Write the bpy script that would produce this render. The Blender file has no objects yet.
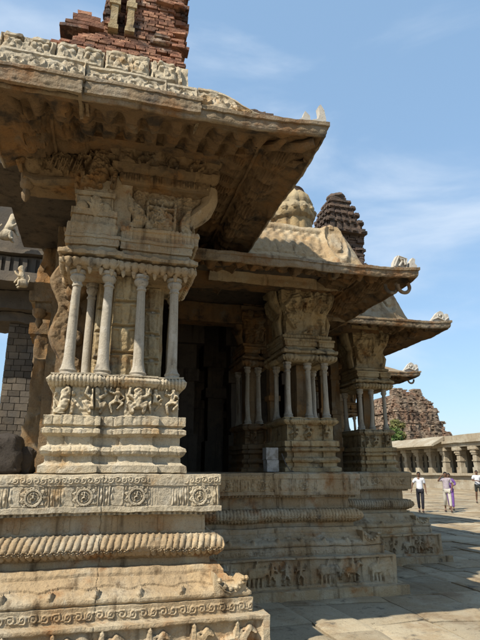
import bpy, math, random
import numpy as np
from mathutils import Vector
R = math.radians
PI = math.pi
rng = random.Random(7)
nrg = np.random.RandomState(5)
S = bpy.context.scene
COL = S.collection

# ------------------------------------------------------------------ noise
def _hash(ix, iy, iz, seed):
    h = (ix * 374761393 + iy * 668265263 + iz * 1274126177 + seed * 974634777) & 0xffffffff
    h = ((h ^ (h >> 13)) * 1274126177) & 0xffffffff
    h = ((h ^ (h >> 16)) * 2246822519) & 0xffffffff
    return ((h ^ (h >> 15)) & 0xffff) / 32767.5 - 1.0
def vnoise(P, seed=0):
    P = np.asarray(P, float)
    I = np.floor(P).astype(np.int64); f = P - I; f = f * f * (3 - 2 * f)
    x, y, z = I[..., 0], I[..., 1], I[..., 2]
    fx, fy, fz = f[..., 0], f[..., 1], f[..., 2]
    r = 0
    for a in (0, 1):
        for b in (0, 1):
            for c in (0, 1):
                w = (fx if a else 1 - fx) * (fy if b else 1 - fy) * (fz if c else 1 - fz)
                r = r + w * _hash(x + a, y + b, z + c, seed)
    return r
def fbm(P, f=1.0, oct=3, seed=0):
    r = 0; a = 1
    for k in range(oct):
        r = r + a * vnoise(np.asarray(P) * f + 17.3 * k, seed + k); f *= 2.1; a *= .5
    return r
def wear(P, amp=1.0, fine=True):
    """world-position based displacement: continuous everywhere"""
    P = np.asarray(P, float)
    D = np.stack([fbm(P, 2.3, 2, 11), fbm(P, 2.3, 2, 31), fbm(P, 2.3, 2, 51)], -1) * .009
    if fine:
        D += np.stack([fbm(P, 13, 3, 61), fbm(P, 13, 3, 71), fbm(P, 13, 3, 81)], -1) * .0045
    return P + D * amp

# ------------------------------------------------------------------ object helpers
def tag(o, label=None, cat=None, group=None, kind=None):
    if label: o['label'] = label
    if cat: o['category'] = cat
    if group: o['group'] = group
    if kind: o['kind'] = kind
    return o
def empty(name, loc=(0, 0, 0), rz=0, **k):
    o = bpy.data.objects.new(name, None); COL.objects.link(o)
    o.location = loc; o.rotation_euler = (0, 0, rz); o.empty_display_size = .1
    return tag(o, **k)
def part(o, parent, label=None):
    """parent keeping geometry in the parent's local frame (parents built at world origin frame)"""
    o.parent = parent
    if label: o['label'] = label
    return o
class MB:
    def __init__(s): s.V = []; s.F = []; s.n = 0
    def add(s, V, F):
        V = np.asarray(V, float).reshape(-1, 3)
        s.V.append(V); s.F.extend([tuple(int(i) + s.n for i in f) for f in F]); s.n += len(V); return s
    def grid(s, P, closed_u=False, closed_v=False, flip=False):
        n, m = P.shape[:2]
        idx = np.arange(n * m).reshape(n, m)
        a = idx; iu = np.roll(a, -1, 0) if closed_u else a[1:]; a0 = a if closed_u else a[:-1]
        if closed_v: A, B, C_, D = a0, iu, np.roll(iu, -1, 1), np.roll(a0, -1, 1)
        else: A, B, C_, D = a0[:, :-1], iu[:, :-1], iu[:, 1:], a0[:, 1:]
        Q = np.stack([A, B, C_, D], -1).reshape(-1, 4)
        if flip: Q = Q[:, ::-1]
        return s.add(P.reshape(-1, 3), Q.tolist())
    def box(s, x0, x1, y0, y1, z0, z1, jit=0):
        V = np.array([[x, y, z] for x in (x0, x1) for y in (y0, y1) for z in (z0, z1)], float)
        if jit: V += nrg.uniform(-jit, jit, V.shape)
        return s.add(V, [(0, 1, 3, 2), (4, 6, 7, 5), (0, 4, 5, 1), (2, 3, 7, 6), (0, 2, 6, 4), (1, 5, 7, 3)])
    def rock(s, x0, x1, y0, y1, z0, z1, res=.05, amp=1.0, rnd=.0, fine=True):
        """subdivided box with worn faces; rnd rounds the corners"""
        c = np.array([(x0 + x1) / 2, (y0 + y1) / 2, (z0 + z1) / 2]); h = np.array([x1 - x0, y1 - y0, z1 - z0]) / 2
        for ax in range(3):
            u, v = [(1, 2), (2, 0), (0, 1)][ax]
            nu = max(2, min(60, int(2 * h[u] / res) + 1)); nv = max(2, min(60, int(2 * h[v] / res) + 1))
            U, W = np.meshgrid(np.linspace(-1, 1, nu), np.linspace(-1, 1, nv), indexing='ij')
            for sg in (-1, 1):
                P = np.zeros(U.shape + (3,)); P[..., ax] = sg; P[..., u] = U; P[..., v] = W
                if rnd:
                    L = (np.abs(P) ** 6).sum(-1, keepdims=True) ** (1 / 6.)
                    P = P * (1 - rnd) + (P / L) * rnd
                P = c + P * h
                s.grid(wear(P, amp, fine), flip=(sg < 0))
        return s
    def lathe(s, cx, cy, prof, seg=14, rot=0, sq=0, wearamp=0, lobes=0, lobamp=0):
        a = np.linspace(0, 2 * PI, seg, endpoint=False) + rot
        r = np.array([p[0] for p in prof], float)[:, None]; z = np.array([p[1] for p in prof], float)[:, None]
        k = np.ones_like(a)
        if sq: k = 1 / np.maximum(np.abs(np.cos(a)), np.abs(np.sin(a)))
        lob = 1 + (lobamp * (np.abs(np.cos(a * lobes / 2)) - .5) if lobes else 0)
        P = np.stack([cx + r * np.cos(a) * k * lob, cy + r * np.sin(a) * k * lob, z + 0 * a], -1)
        if wearamp: P = wear(P, wearamp)
        s.grid(P.transpose(1, 0, 2), closed_u=True)
        for row, zz, fl in ((0, prof[0][1], True), (-1, prof[-1][1], False)):
            ring = P[row]; s.add(ring, [tuple(range(seg))[::-1] if fl else tuple(range(seg))])
        return s
    def tube(s, pts, rad, seg=8, wearamp=0, flat=1.0):
        """tube along points; rad list or scalar"""
        pts = [Vector(p) for p in pts]; n = len(pts)
        if not hasattr(rad, '__len__'): rad = [rad] * n
        rows = []
        for i, p in enumerate(pts):
            t = (pts[min(i + 1, n - 1)] - pts[max(i - 1, 0)]).normalized()
            up = Vector((0, 1, 0)) if abs(t.y) < .8 else Vector((0, 0, 1))
            b = t.cross(up).normalized(); c = b.cross(t)
            rows.append([list(p + rad[i] * (math.cos(a) * b + flat * math.sin(a) * c)) for a in np.linspace(0, 2 * PI, seg, endpoint=False)])
        P = np.array(rows)
        if wearamp: P = wear(P, wearamp)
        s.grid(P, closed_v=True)
        s.add(P[0], [tuple(range(seg))]); s.add(P[-1], [tuple(range(seg))[::-1]])
        return s
    def ellip(s, c, r, seg=12, wearamp=0):
        u = np.linspace(0, 2 * PI, seg, endpoint=False); v = np.linspace(.02, PI - .02, max(5, seg // 2 + 1))
        P = np.stack([c[0] + r[0] * np.cos(u)[:, None] * np.sin(v), c[1] + r[1] * np.sin(u)[:, None] * np.sin(v), c[2] + r[2] * np.cos(v) + 0 * u[:, None]], -1)
        if wearamp: P = wear(P, wearamp)
        return s.grid(P, closed_u=True, flip=True)
    def prism(s, poly, y0, y1, wearamp=0):
        """poly in XZ extruded in Y"""
        n = len(poly)
        V = [(x, y0, z) for x, z in poly] + [(x, y1, z) for x, z in poly]
        F = [tuple(range(n)), tuple(range(2 * n - 1, n - 1, -1))] + [(i, i + n, (i + 1) % n + n, (i + 1) % n) for i in range(n)]
        V = np.array(V)
        if wearamp: V = wear(V, wearamp)
        return s.add(V, F)
    def build(s, name, mat, parent=None, smooth=True, ang=38, label=None):
        me = bpy.data.meshes.new(name)
        V = np.concatenate(s.V) if s.V else np.zeros((0, 3))
        me.from_pydata(V.tolist(), [], s.F)
        me.update()
        if smooth:
            me.polygons.foreach_set('use_smooth', [True] * len(me.polygons)); me.set_sharp_from_angle(angle=R(ang))
        o = bpy.data.objects.new(name, me); COL.objects.link(o)
        me.materials.append(mat)
        if parent: o.parent = parent
        if label: o['label'] = label
        return o

def _norm2(v): return v / (np.linalg.norm(v) + 1e-9)
def sweep(mb, path, bands, closed=False, ds=.03, dseg=None, amp=1.0, lift=None, fine=True, joints=None):
    """path: plan points, travelled so that outward is on the RIGHT hand; bands: list of (pts[(o,z)], dv, mod)"""
    P = [np.array(p, float) for p in path]; n = len(P)
    segs = n if closed else n - 1
    nor = []
    for i in range(segs):
        d = _norm2(P[(i + 1) % n] - P[i]); nor.append(np.array([d[1], -d[0]]))
    mit = []
    for i in range(n):
        if closed: a, b = nor[i - 1], nor[i]
        else: a, b = nor[max(i - 1, 0)], nor[min(i, segs - 1)]
        m = a + b; mit.append(m / max(1e-6, (m @ a)))
    arc = 0
    for i in range(segs):
        A, B = P[i], P[(i + 1) % n]; mA, mB = mit[i], mit[(i + 1) % n]
        L = np.linalg.norm(B - A); d = (B - A) / L
        step = dseg[i] if dseg else ds
        nu = max(2, int(L / step) + 1); t = np.linspace(0, 1, nu)
        for pts, dv, mod in bands:
            pts = [np.array(q, float) for q in pts]
            rows = []; tan = []
            for a, b in zip(pts[:-1], pts[1:]):
                k = max(1, int(np.linalg.norm(b - a) / dv))
                for j in range(k): rows.append(a + (b - a) * j / k); tan.append(b - a)
            rows.append(pts[-1]); tan.append(pts[-1] - pts[-2])
            rows = np.array(rows); tan = np.array([_norm2(x) for x in tan])
            V = np.concatenate([[0], np.cumsum(np.linalg.norm(np.diff(rows, axis=0), axis=1))])
            ox, oz = tan[:, 1], -tan[:, 0]
            o = rows[:, 0]; z = rows[:, 1]
            base = A[None, None, :] * (1 - t[:, None, None]) + B[None, None, :] * t[:, None, None]
            mm = mA[None, None, :] * (1 - t[:, None, None]) + mB[None, None, :] * t[:, None, None]
            XY = base + mm * o[None, :, None]
            Q = np.concatenate([XY, np.broadcast_to(z[None, :, None], XY.shape[:2] + (1,))], -1).copy()
            if mod is not None:
                if abs(d[0]) > .7: U = Q[..., 0]
                else: U = Q[..., 1] * (1 if d[1] > 0 else -1)
                VV = np.broadcast_to(V[None, :], U.shape)
                D = mod(U, VV, V[-1], Q[..., 2])
                D = D * np.minimum(1, np.minimum(np.arange(len(V)), len(V) - 1 - np.arange(len(V))))[None, :]
                e = np.minimum(t, 1 - t) * L; D = D * np.clip(e / .012, 0, 1)[:, None]
                er = vnoise(Q * 3.3, 41) + .4 * vnoise(Q * 9.1, 43)
                D = D * (1 - .8 * ss(er, .38, .62))
                Q[..., 0] += nor[i][0] * ox[None] * D; Q[..., 1] += nor[i][1] * ox[None] * D; Q[..., 2] += oz[None] * D
            if joints and abs(d[0]) > .7:
                xx = Q[..., 0] + .004 * np.sin(Q[..., 2] * 60)
                for jn, jx in enumerate(joints):
                    Q[..., 1] += .012 * np.clip(1 - np.abs(xx - jx) / .006, 0, 1) + .005 * (1 if jn % 2 else -1) * (xx > jx)
            if lift is not None: Q[..., 2] += lift(Q)
            mb.grid(wear(Q, amp, fine))
        arc += L
    return mb

# ------------------------------------------------------------------ relief modulators
def ss(x, a=0., b=1.):
    t = np.clip((x - a) / (b - a), 0, 1); return t * t * (3 - 2 * t)
def m_none(a=.004):
    return lambda U, V, H, Z: a * vnoise(np.stack([U * 22, Z * 22, V * 9], -1), 5)
def m_dent(p, a, duty=.6):
    def f(U, V, H, Z):
        x = np.abs(((U / p) % 1) - .5) * 2; return a * ss((duty - x), -.1, .15)
    return f
def m_scallop(p, a):
    def f(U, V, H, Z):
        x = ((U / p) % 1) * 2 - 1; b = np.sqrt(np.clip(1 - x * x, 0, 1)); return a * b * ss(b - (1 - V / H) * .85 + .2, 0, .15)
    return f
def m_rope(p, a, slant=.6):
    """two rows of seed-like lobes with a row of flower heads between them"""
    def f(U, V, H, Z):
        t = V / H
        up = (U - slant * V) / p; x = (up % 1) * 2 - 1; c = np.floor(up)
        b1 = np.sqrt(np.clip(1 - x * x, 0, 1)) * ss(t, .34, .46) * (1 - .5 * ss(t, .9, 1.0) * np.abs(x))
        lo = (U + slant * V) / p + .5; x2 = (lo % 1) * 2 - 1; c2 = np.floor(lo)
        b2 = .75 * np.sqrt(np.clip(1 - x2 * x2 - 1.2 * ss(.25 - t, 0, .25) * np.abs(x2), 0, 1)) * (1 - ss(t, .30, .40))
        fu = (U / p) % 1 - .5; fx = fu * p; fz = V - H * .38; r = np.hypot(fx, fz); an = np.arctan2(fz, fx)
        fl = (r < p * (.36 + .08 * np.cos(an * 6))) * (.95 - .35 * (r < p * .12) + .15 * np.cos(an * 6))
        nick = .12 * vnoise(np.stack([c * 3.1, V * 14, c], -1), 3)
        return a * (np.maximum(np.maximum(b1, b2), fl) + nick - .45)
    return f
def m_scroll(p, a):
    def f(U, V, H, Z):
        c = np.floor(U / p); x = (U / p - c - .5) * p; z = V - H / 2; sg = 1 - 2 * (c % 2)
        r = np.hypot(x, z) / (min(p, H) * .5); an = np.arctan2(z * sg, x)
        h = (.5 + .5 * np.cos(2 * PI * r * 1.3 + an)) * (r < 1.05)
        h = np.maximum(h, .6 * (np.abs(z - sg * H * .3 * np.sin(PI * x / p)) < .006))
        return a * h * (np.abs(V / H - .5) < .44)
    return f
def caps_height(U, Z, caps):
    h = np.zeros(np.shape(U))
    for x0, z0, x1, z1, r0, r1, hh in caps:
        dx, dz = x1 - x0, z1 - z0; L2 = dx * dx + dz * dz + 1e-12
        t = np.clip(((U - x0) * dx + (Z - z0) * dz) / L2, 0, 1)
        d = np.hypot(U - x0 - t * dx, Z - z0 - t * dz); r = r0 + (r1 - r0) * t
        k = np.clip(1 - (d / np.maximum(r, 1e-4)) ** 2, 0, 1)
        h = np.maximum(h, hh * np.minimum(1, 1.35 * np.sqrt(k)))
    return h
def place(fig, cx, z0, s, flip=1): return [(cx + flip * a * s, z0 + b * s, cx + flip * c * s, z0 + d * s, r * s, q * s, h) for a, b, c, d, r, q, h in fig]
ELE = [(-.3, .62, .2, .66, .27, .26, 1), (.45, .72, .5, .68, .2, .17, 1), (.6, .6, .66, .2, .08, .05, .9), (.66, .2, .76, .14, .05, .03, .8), (.38, .72, .34, .5, .13, .09, 1.1),
       (-.42, .45, -.44, .04, .11, .1, .9), (-.2, .45, -.16, .04, .1, .09, .7), (.1, .45, .04, .04, .1, .09, .7), (.3, .5, .32, .04, .11, .1, .9), (-.58, .7, -.62, .3, .03, .02, .6), (.6, .5, .75, .44, .03, .015, 1), (-.05, .9, .0, 1.12, .1, .07, .8), (.0, 1.1, .02, 1.18, .07, .06, .8)]
HOR = [(-.3, .6, .18, .62, .17, .18, 1), (.22, .7, .42, .96, .14, .09, 1), (.42, .98, .6, .86, .09, .06, 1), (-.38, .5, -.3, .28, .1, .05, .9), (-.3, .28, -.4, .03, .045, .04, .9), (-.25, .5, -.14, .28, .08, .05, .7), (-.14, .28, -.22, .03, .04, .04, .7),
       (.22, .5, .38, .34, .08, .05, .9), (.38, .34, .3, .1, .04, .04, .9), (.14, .5, .12, .03, .07, .04, .7), (-.48, .66, -.66, .3, .06, .03, .8), (-.02, .75, 0, 1.0, .1, .09, 1), (0, 1.1, .0, 1.12, .08, .08, 1), (.02, .95, .28, .92, .04, .03, .9), (0, .72, .1, .42, .06, .04, 1.1), (.1, .82, .2, .8, .16, .1, .9)]
MAN = [(0, .55, 0, .78, .1, .14, 1), (0, .93, 0, .95, .09, .08, 1), (-.04, .5, -.16, .26, .08, .06, 1), (-.16, .26, -.12, .03, .05, .05, 1), (.04, .5, .18, .28, .08, .06, 1), (.18, .28, .14, .03, .05, .05, 1), (-.13, .76, -.28, .6, .05, .04, 1), (-.28, .6, -.2, .85, .04, .03, 1), (.13, .76, .3, .68, .05, .04, 1), (.3, .68, .36, .92, .035, .03, 1), (0, 1.02, 0, 1.07, .05, .03, .9), (-.12, .06, -.2, .03, .04, .03, 1), (.14, .06, .22, .03, .04, .03, 1)]
DAN = [(0, .5, .04, .76, .1, .13, 1), (.03, .92, .04, .95, .09, .08, 1), (-.05, .48, -.25, .34, .09, .06, 1), (-.25, .34, -.16, .03, .055, .05, 1), (.05, .48, .24, .38, .09, .06, 1), (.24, .38, .06, .16, .055, .045, 1), (-.1, .74, -.3, .8, .05, .04, 1), (-.3, .8, -.22, 1.04, .04, .03, 1), (.15, .74, .32, .58, .05, .04, 1), (.32, .58, .16, .48, .035, .03, 1), (.04, 1.04, .05, 1.1, .05, .03, .9)]
YALI = [(0, .3, .05, .62, .2, .18, 1), (.05, .75, .12, .82, .18, .15, 1.1), (.15, .78, .3, .72, .1, .07, 1.1), (.15, .9, .0, 1.05, .07, .03, .9), (-.05, .2, -.22, .12, .16, .1, .9), (-.22, .12, .05, .04, .08, .06, .9), (.16, .5, .34, .36, .07, .05, 1), (.34, .36, .3, .05, .05, .05, 1), (-.25, .2, -.38, .55, .05, .03, .8), (-.38, .55, -.25, .75, .03, .02, .8)]
def dwarf_caps(x, z0, s):
    return place([(0, .35, 0, .6, .2, .2, 1), (0, .8, 0, .84, .17, .16, 1.1), (-.15, .28, -.32, .4, .12, .09, 1), (-.32, .4, -.2, .06, .08, .07, 1), (.15, .28, .32, .4, .12, .09, 1), (.32, .4, .2, .06, .08, .07, 1), (-.18, .6, -.36, .72, .08, .06, 1), (-.36, .72, -.3, .98, .06, .05, 1), (.18, .6, .36, .72, .08, .06, 1), (.36, .72, .3, .98, .06, .05, 1)], x, z0, s)
def m_caps(caps, a, ground=True, rough=.12):
    def f(U, V, H, Z):
        return a * (caps_height(U, Z, caps) + rough * vnoise(np.stack([U * 45, Z * 45, U * 0], -1), 9))
    return f
def m_frame(inner, H0, rim, depth, x0=None, x1=None):
    """raised rim, sunk panel holding inner relief"""
    def f(U, V, H, Z):
        e = np.minimum(V, H - V)
        if x1 is not None: e = np.minimum(e, x1 - U)
        if x0 is not None: e = np.minimum(e, U - x0)
        k = ss(e, rim, rim + .012)
        return -depth * k + k * inner(U, V, H, Z)
    return f
def m_kudu(xs, zc, r, a, inner=None):
    def f(U, V, H, Z):
        h = np.zeros(U.shape)
        if inner is not None: h = inner(U, V, H, Z)
        for x in xs:
            d = np.hypot(U - x, (Z - zc) * 1.0); an = np.arctan2(Z - zc, U - x)
            m = d < r * 1.35
            rings = .55 * (np.abs(d - r * .78) < r * .13) + .35 * (np.abs(d - r * .5) < r * .07) + .4 * ((d > r * .95) & (d < r * (1.15 + .15 * np.cos(an * 11))))
            fig = caps_height(U, Z, place(DAN, x, zc - r * .42, r * .85)) * .7
            h = np.where(m, np.maximum(rings, fig), h)
        h2 = h.copy()
        return a * h2
    return f
def m_niches(p, a):
    def f(U, V, H, Z):
        x = ((U / p) % 1) - .5; c = np.floor(U / p)
        fig = np.sqrt(np.clip(1 - (x / .3) ** 2 - ((V / H - .5) / .45) ** 2, 0, 1)) * (.7 + .3 * np.sin(c * 2.4 + V * 90))
        post = (np.abs(x) > .43) * .8
        return np.maximum(fig, post)
    return f
def m_mix(*fs):
    return lambda U, V, H, Z: sum(f(U, V, H, Z) for f in fs)

# ------------------------------------------------------------------ materials
def mat(name, base, rough=.9, var=(), bump=.3, bscale=18, streak=0, fine=90, bdist=.01, extra=None, island=0, blocks=0):
    """procedural stone: base colour + patches [(colour, scale, lo, hi)]"""
    g_ = .86; base = tuple(q * g_ for q in base); var = [(tuple(q * g_ for q in v[0]),) + tuple(v[1:]) for v in var]
    m = bpy.data.materials.new(name); m.use_nodes = True
    N = m.node_tree.nodes; L = m.node_tree.links
    bs = N['Principled BSDF']; bs.inputs['Roughness'].default_value = rough
    bs.inputs['Specular IOR Level'].default_value = .25
    geo = N.new('ShaderNodeNewGeometry')
    pos = geo.outputs['Position']
    def noise(scale, det=5, vec=pos, r=.6, off=0):
        mp = N.new('ShaderNodeVectorMath'); mp.operation = 'ADD'; mp.inputs[1].default_value = (off, off * 1.7, off * .6); L.new(vec, mp.inputs[0])
        n = N.new('ShaderNodeTexNoise'); n.inputs['Scale'].default_value = scale; n.inputs['Detail'].default_value = det; n.inputs['Roughness'].default_value = r
        L.new(mp.outputs[0], n.inputs['Vector']); return n.outputs['Fac']
    def ramp(fac, lo, hi):
        r = N.new('ShaderNodeMapRange'); r.inputs['From Min'].default_value = lo; r.inputs['From Max'].default_value = hi; r.interpolation_type = 'SMOOTHSTEP'
        L.new(fac, r.inputs['Value']); return r.outputs['Result']
    def mix(f, a, b, mode='MIX'):
        x = N.new('ShaderNodeMix'); x.data_type = 'RGBA'; x.blend_type = mode
        if isinstance(f, float): x.inputs[0].default_value = f
        else: L.new(f, x.inputs[0])
        for s, v in ((6, a), (7, b)):
            if isinstance(v, tuple): x.inputs[s].default_value = v + (1,)
            else: L.new(v, x.inputs[s])
        return x.outputs[2]
    c = base
    k = 0
    for colr, sc, lo, hi in var:
        k += 1; c = mix(ramp(noise(sc, 6, off=k * 7.1, r=.65), lo, hi), c, colr)
    if streak:
        sm = N.new('ShaderNodeMapping'); sm.inputs['Scale'].default_value = (9, 9, .8); L.new(pos, sm.inputs['Vector'])
        c = mix(ramp(noise(1, 4, sm.outputs[0], off=3), .52, .74), c, mix(float(min(1, streak * 1.25)), (1., 1., 1.), (.20, .16, .12)), 'MULTIPLY')
    if blocks:
        vs = N.new('ShaderNodeVectorMath'); vs.operation = 'MULTIPLY'; vs.inputs[1].default_value = (1 / .87, 1 / .93, 1 / .23); L.new(pos, vs.inputs[0])
        fl_ = N.new('ShaderNodeVectorMath'); fl_.operation = 'FLOOR'; L.new(vs.outputs[0], fl_.inputs[0])
        wn_ = N.new('ShaderNodeTexWhiteNoise'); L.new(fl_.outputs[0], wn_.inputs['Vector'])
        c = mix(wn_.outputs['Value'], mix(1.0, c, (.86, .85, .84), 'MULTIPLY'), mix(1.0, c, (1.12, 1.09, 1.02), 'MULTIPLY'))
    sp_ = ramp(noise(bscale * 1.7, 5, off=21, r=.7), .57, .70); c = mix(sp_, c, mix(.55, c, (.16, .13, .10), 'MULTIPLY'))
    if island:
        wn = N.new('ShaderNodeMapRange'); wn.inputs['To Min'].default_value = 1 - island; wn.inputs['To Max'].default_value = 1 + island; L.new(geo.outputs['Random Per Island'], wn.inputs['Value'])
        vm = N.new('ShaderNodeVectorMath'); vm.operation = 'SCALE'; L.new(c, vm.inputs[0]) if not isinstance(c, tuple) else None; L.new(wn.outputs[0], vm.inputs['Scale']); c = vm.outputs[0]
    v = noise(fine, 3, off=2); c = mix(.5, c, mix(v, (.45, .45, .45), (1.5, 1.5, 1.5)), 'MULTIPLY')
    if extra: c = extra(N, L, c, mix, ramp, noise, pos)
    L.new(c, bs.inputs['Base Color'])
    b = N.new('ShaderNodeBump'); b.inputs['Strength'].default_value = bump; b.inputs['Distance'].default_value = bdist
    hsum = N.new('ShaderNodeMath'); hsum.operation = 'ADD'
    a2 = N.new('ShaderNodeMath'); a2.operation = 'MULTIPLY'; a2.inputs[1].default_value = .4; L.new(noise(fine, 4), a2.inputs[0])
    L.new(noise(bscale, 6), hsum.inputs[0]); L.new(a2.outputs[0], hsum.inputs[1]); L.new(hsum.outputs[0], b.inputs['Height'])
    L.new(b.outputs[0], bs.inputs['Normal'])
    return m
STONE = mat('sandstone', (.36, .265, .155), var=[((.42, .355, .25), 1.6, .45, .62), ((.29, .14, .05), 2.3, .54, .72), ((.11, .09, .065), 3.1, .58, .76), ((.44, .39, .30), 9, .6, .78)], streak=.65, bump=.9, bscale=30, bdist=.014, blocks=1)
PALE = mat('pale_granite', (.45, .385, .275), var=[((.38, .25, .12), 2.6, .52, .72), ((.52, .465, .36), 6, .5, .7), ((.15, .125, .09), 4, .58, .76)], streak=.6, bump=.9, bscale=32, bdist=.014, blocks=1)
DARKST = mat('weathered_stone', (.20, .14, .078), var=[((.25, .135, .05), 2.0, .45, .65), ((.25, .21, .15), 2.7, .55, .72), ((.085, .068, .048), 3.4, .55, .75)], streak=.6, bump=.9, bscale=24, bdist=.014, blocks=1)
INNER = mat('interior_shade_stone', (.075, .06, .045), var=[((.12, .09, .06), 1.5, .45, .7), ((.03, .026, .02), 3.0, .5, .75)], streak=.6, bump=.5)  # hall interior's shade put into the colour as very dark stone
EAVE = mat('eave_stone', (.235, .175, .105), var=[((.29, .24, .17), 2.2, .45, .62), ((.21, .105, .04), 1.8, .48, .68), ((.085, .068, .048), 3.3, .52, .70), ((.36, .32, .25), 8, .62, .8)], streak=.6, bump=1.0, bscale=30, bdist=.014)
LIME = mat('white_plaster', (.46, .43, .37), var=[((.40, .35, .28), 5, .5, .7), ((.22, .18, .14), 7, .6, .8)], bump=.4)
def brickx(N, L, c, mix, ramp, noise, pos):
    n = N.new('ShaderNodeTexVoronoi'); n.inputs['Scale'].default_value = 9; L.new(pos, n.inputs['Vector'])
    return mix(.45, c, mix(n.outputs['Distance'], (.6, .5, .45), (1.5, 1.4, 1.3)), 'MULTIPLY')
BRICK = mat('old_brick', (.24, .115, .07), var=[((.33, .18, .11), 5, .45, .6), ((.065, .05, .042), 2.2, .48, .64), ((.36, .29, .22), 4, .58, .72)], bump=.8, bscale=30, bdist=.02, extra=brickx, island=.45)
BRICKD = mat('dark_brick', (.095, .068, .052), var=[((.15, .10, .07), 5, .45, .6), ((.06, .05, .04), 3.0, .5, .7), ((.24, .205, .16), 5, .60, .73)], bump=.8, bscale=30, bdist=.02)
GOPB = mat('gopura_brick', (.25, .19, .135), var=[((.21, .13, .085), .5, .45, .6), ((.10, .07, .05), .9, .5, .68), ((.36, .29, .20), 1.4, .58, .7)], bump=.9, bscale=4, fine=12, bdist=.12, island=.4)
PAVE = mat('granite_paving', (.29, .22, .13), var=[((.35, .295, .20), .9, .42, .6), ((.20, .14, .08), 1.7, .50, .70), ((.13, .11, .08), 3.5, .58, .70), ((.40, .355, .27), 4, .6, .78)], bump=.7, bscale=9, fine=60, bdist=.02, island=.22)
EARTH = mat('earth', (.22, .175, .12), var=[((.29, .24, .17), .6, .4, .65), ((.12, .10, .07), 2, .55, .75)], bump=.6, bscale=8)
CLOI = mat('cloister_stone', (.30, .25, .175), var=[((.37, .33, .25), .7, .45, .62), ((.25, .19, .12), 1.1, .55, .72)], streak=.4, bump=.5, bscale=8, fine=30, bdist=.03)
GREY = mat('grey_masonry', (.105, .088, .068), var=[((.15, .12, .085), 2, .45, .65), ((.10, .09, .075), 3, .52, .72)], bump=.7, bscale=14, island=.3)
def flatmat(name, col, rough=.8, n=30, v=.25):
    return mat(name, col, rough, var=[(tuple(x * (1 - v) for x in col), n, .4, .7)], bump=.25, bscale=n * 2, fine=n * 4, bdist=.004)
GRANITE = mat('grey_granite', (.37, .325, .25), var=[((.36, .28, .17), 2.2, .54, .74), ((.44, .40, .33), 6, .5, .7), ((.17, .145, .11), 5, .54, .72)], streak=.7, bump=.7, bscale=34, bdist=.010)
BLKROCK = mat('dark_boulder_stone', (.045, .036, .028), var=[((.07, .055, .04), 5, .45, .7)], bump=.8)
SKIN = flatmat('brown_skin', (.16, .085, .05), .55)
HAIR = flatmat('black_hair', (.012, .01, .009), .6)
SHADETONE = mat('shade_toned_stone', (.155, .10, .052), var=[((.22, .12, .048), 2.0, .45, .65), ((.16, .13, .09), 2.7, .55, .72), ((.045, .035, .026), 3.0, .48, .68)], streak=.3, bump=.9, bscale=24, bdist=.014)  # orange-brown stone with the shade of undersides darkened into its colour
PIERST = mat('grey_cream_stone', (.33, .245, .13), var=[((.39, .32, .20), 2.2, .42, .6), ((.24, .135, .055), 2.6, .54, .72), ((.09, .075, .055), 3.4, .55, .73)], streak=.7, bump=.9, bscale=28, bdist=.014, blocks=1)
WSHIRT = flatmat('white_cotton', (.60, .61, .64), .85, 14, .12)
PSHIRT = flatmat('pale_pink_cotton', (.38, .33, .36), .85, 14, .3)
PURPLE = flatmat('purple_cloth', (.16, .075, .27), .8, 14, .3)
BLACKT = flatmat('black_trousers', (.018, .018, .024), .8)
CREAM = flatmat('cream_trousers', (.50, .47, .40), .85)
KHAKI = flatmat('dark_shorts', (.035, .038, .032), .85)
LIMEC = flatmat('yellow_green_cloth', (.45, .60, .06), .8)
NAVY = flatmat('navy_cloth', (.03, .035, .08), .8)
BOXW = mat('painted_white_block', (.34, .33, .31), .8, var=[((.20, .18, .15), 9, .45, .65)], bump=.6)
CABLE = flatmat('cable_rubber', (.10, .10, .10), .6)
SANDAL = flatmat('sandal_leather', (.05, .03, .02), .6)
BARK = flatmat('bark', (.12, .09, .06))
def leafmat(name, a, b):
    m = mat(name, a, .65, var=[(b, 1.1, .4, .62)], bump=.1)
    return m
LEAF = leafmat('leaves', (.055, .10, .022), (.10, .135, .03))
LEAFD = leafmat('dry_leaves', (.12, .13, .035), (.16, .14, .05))

# ------------------------------------------------------------------ temple hall
hall = empty('temple_hall', (0, 0, 0), label='carved stone temple hall with stepped bays, pillared porches and wide stone eaves', cat='temple')

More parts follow.
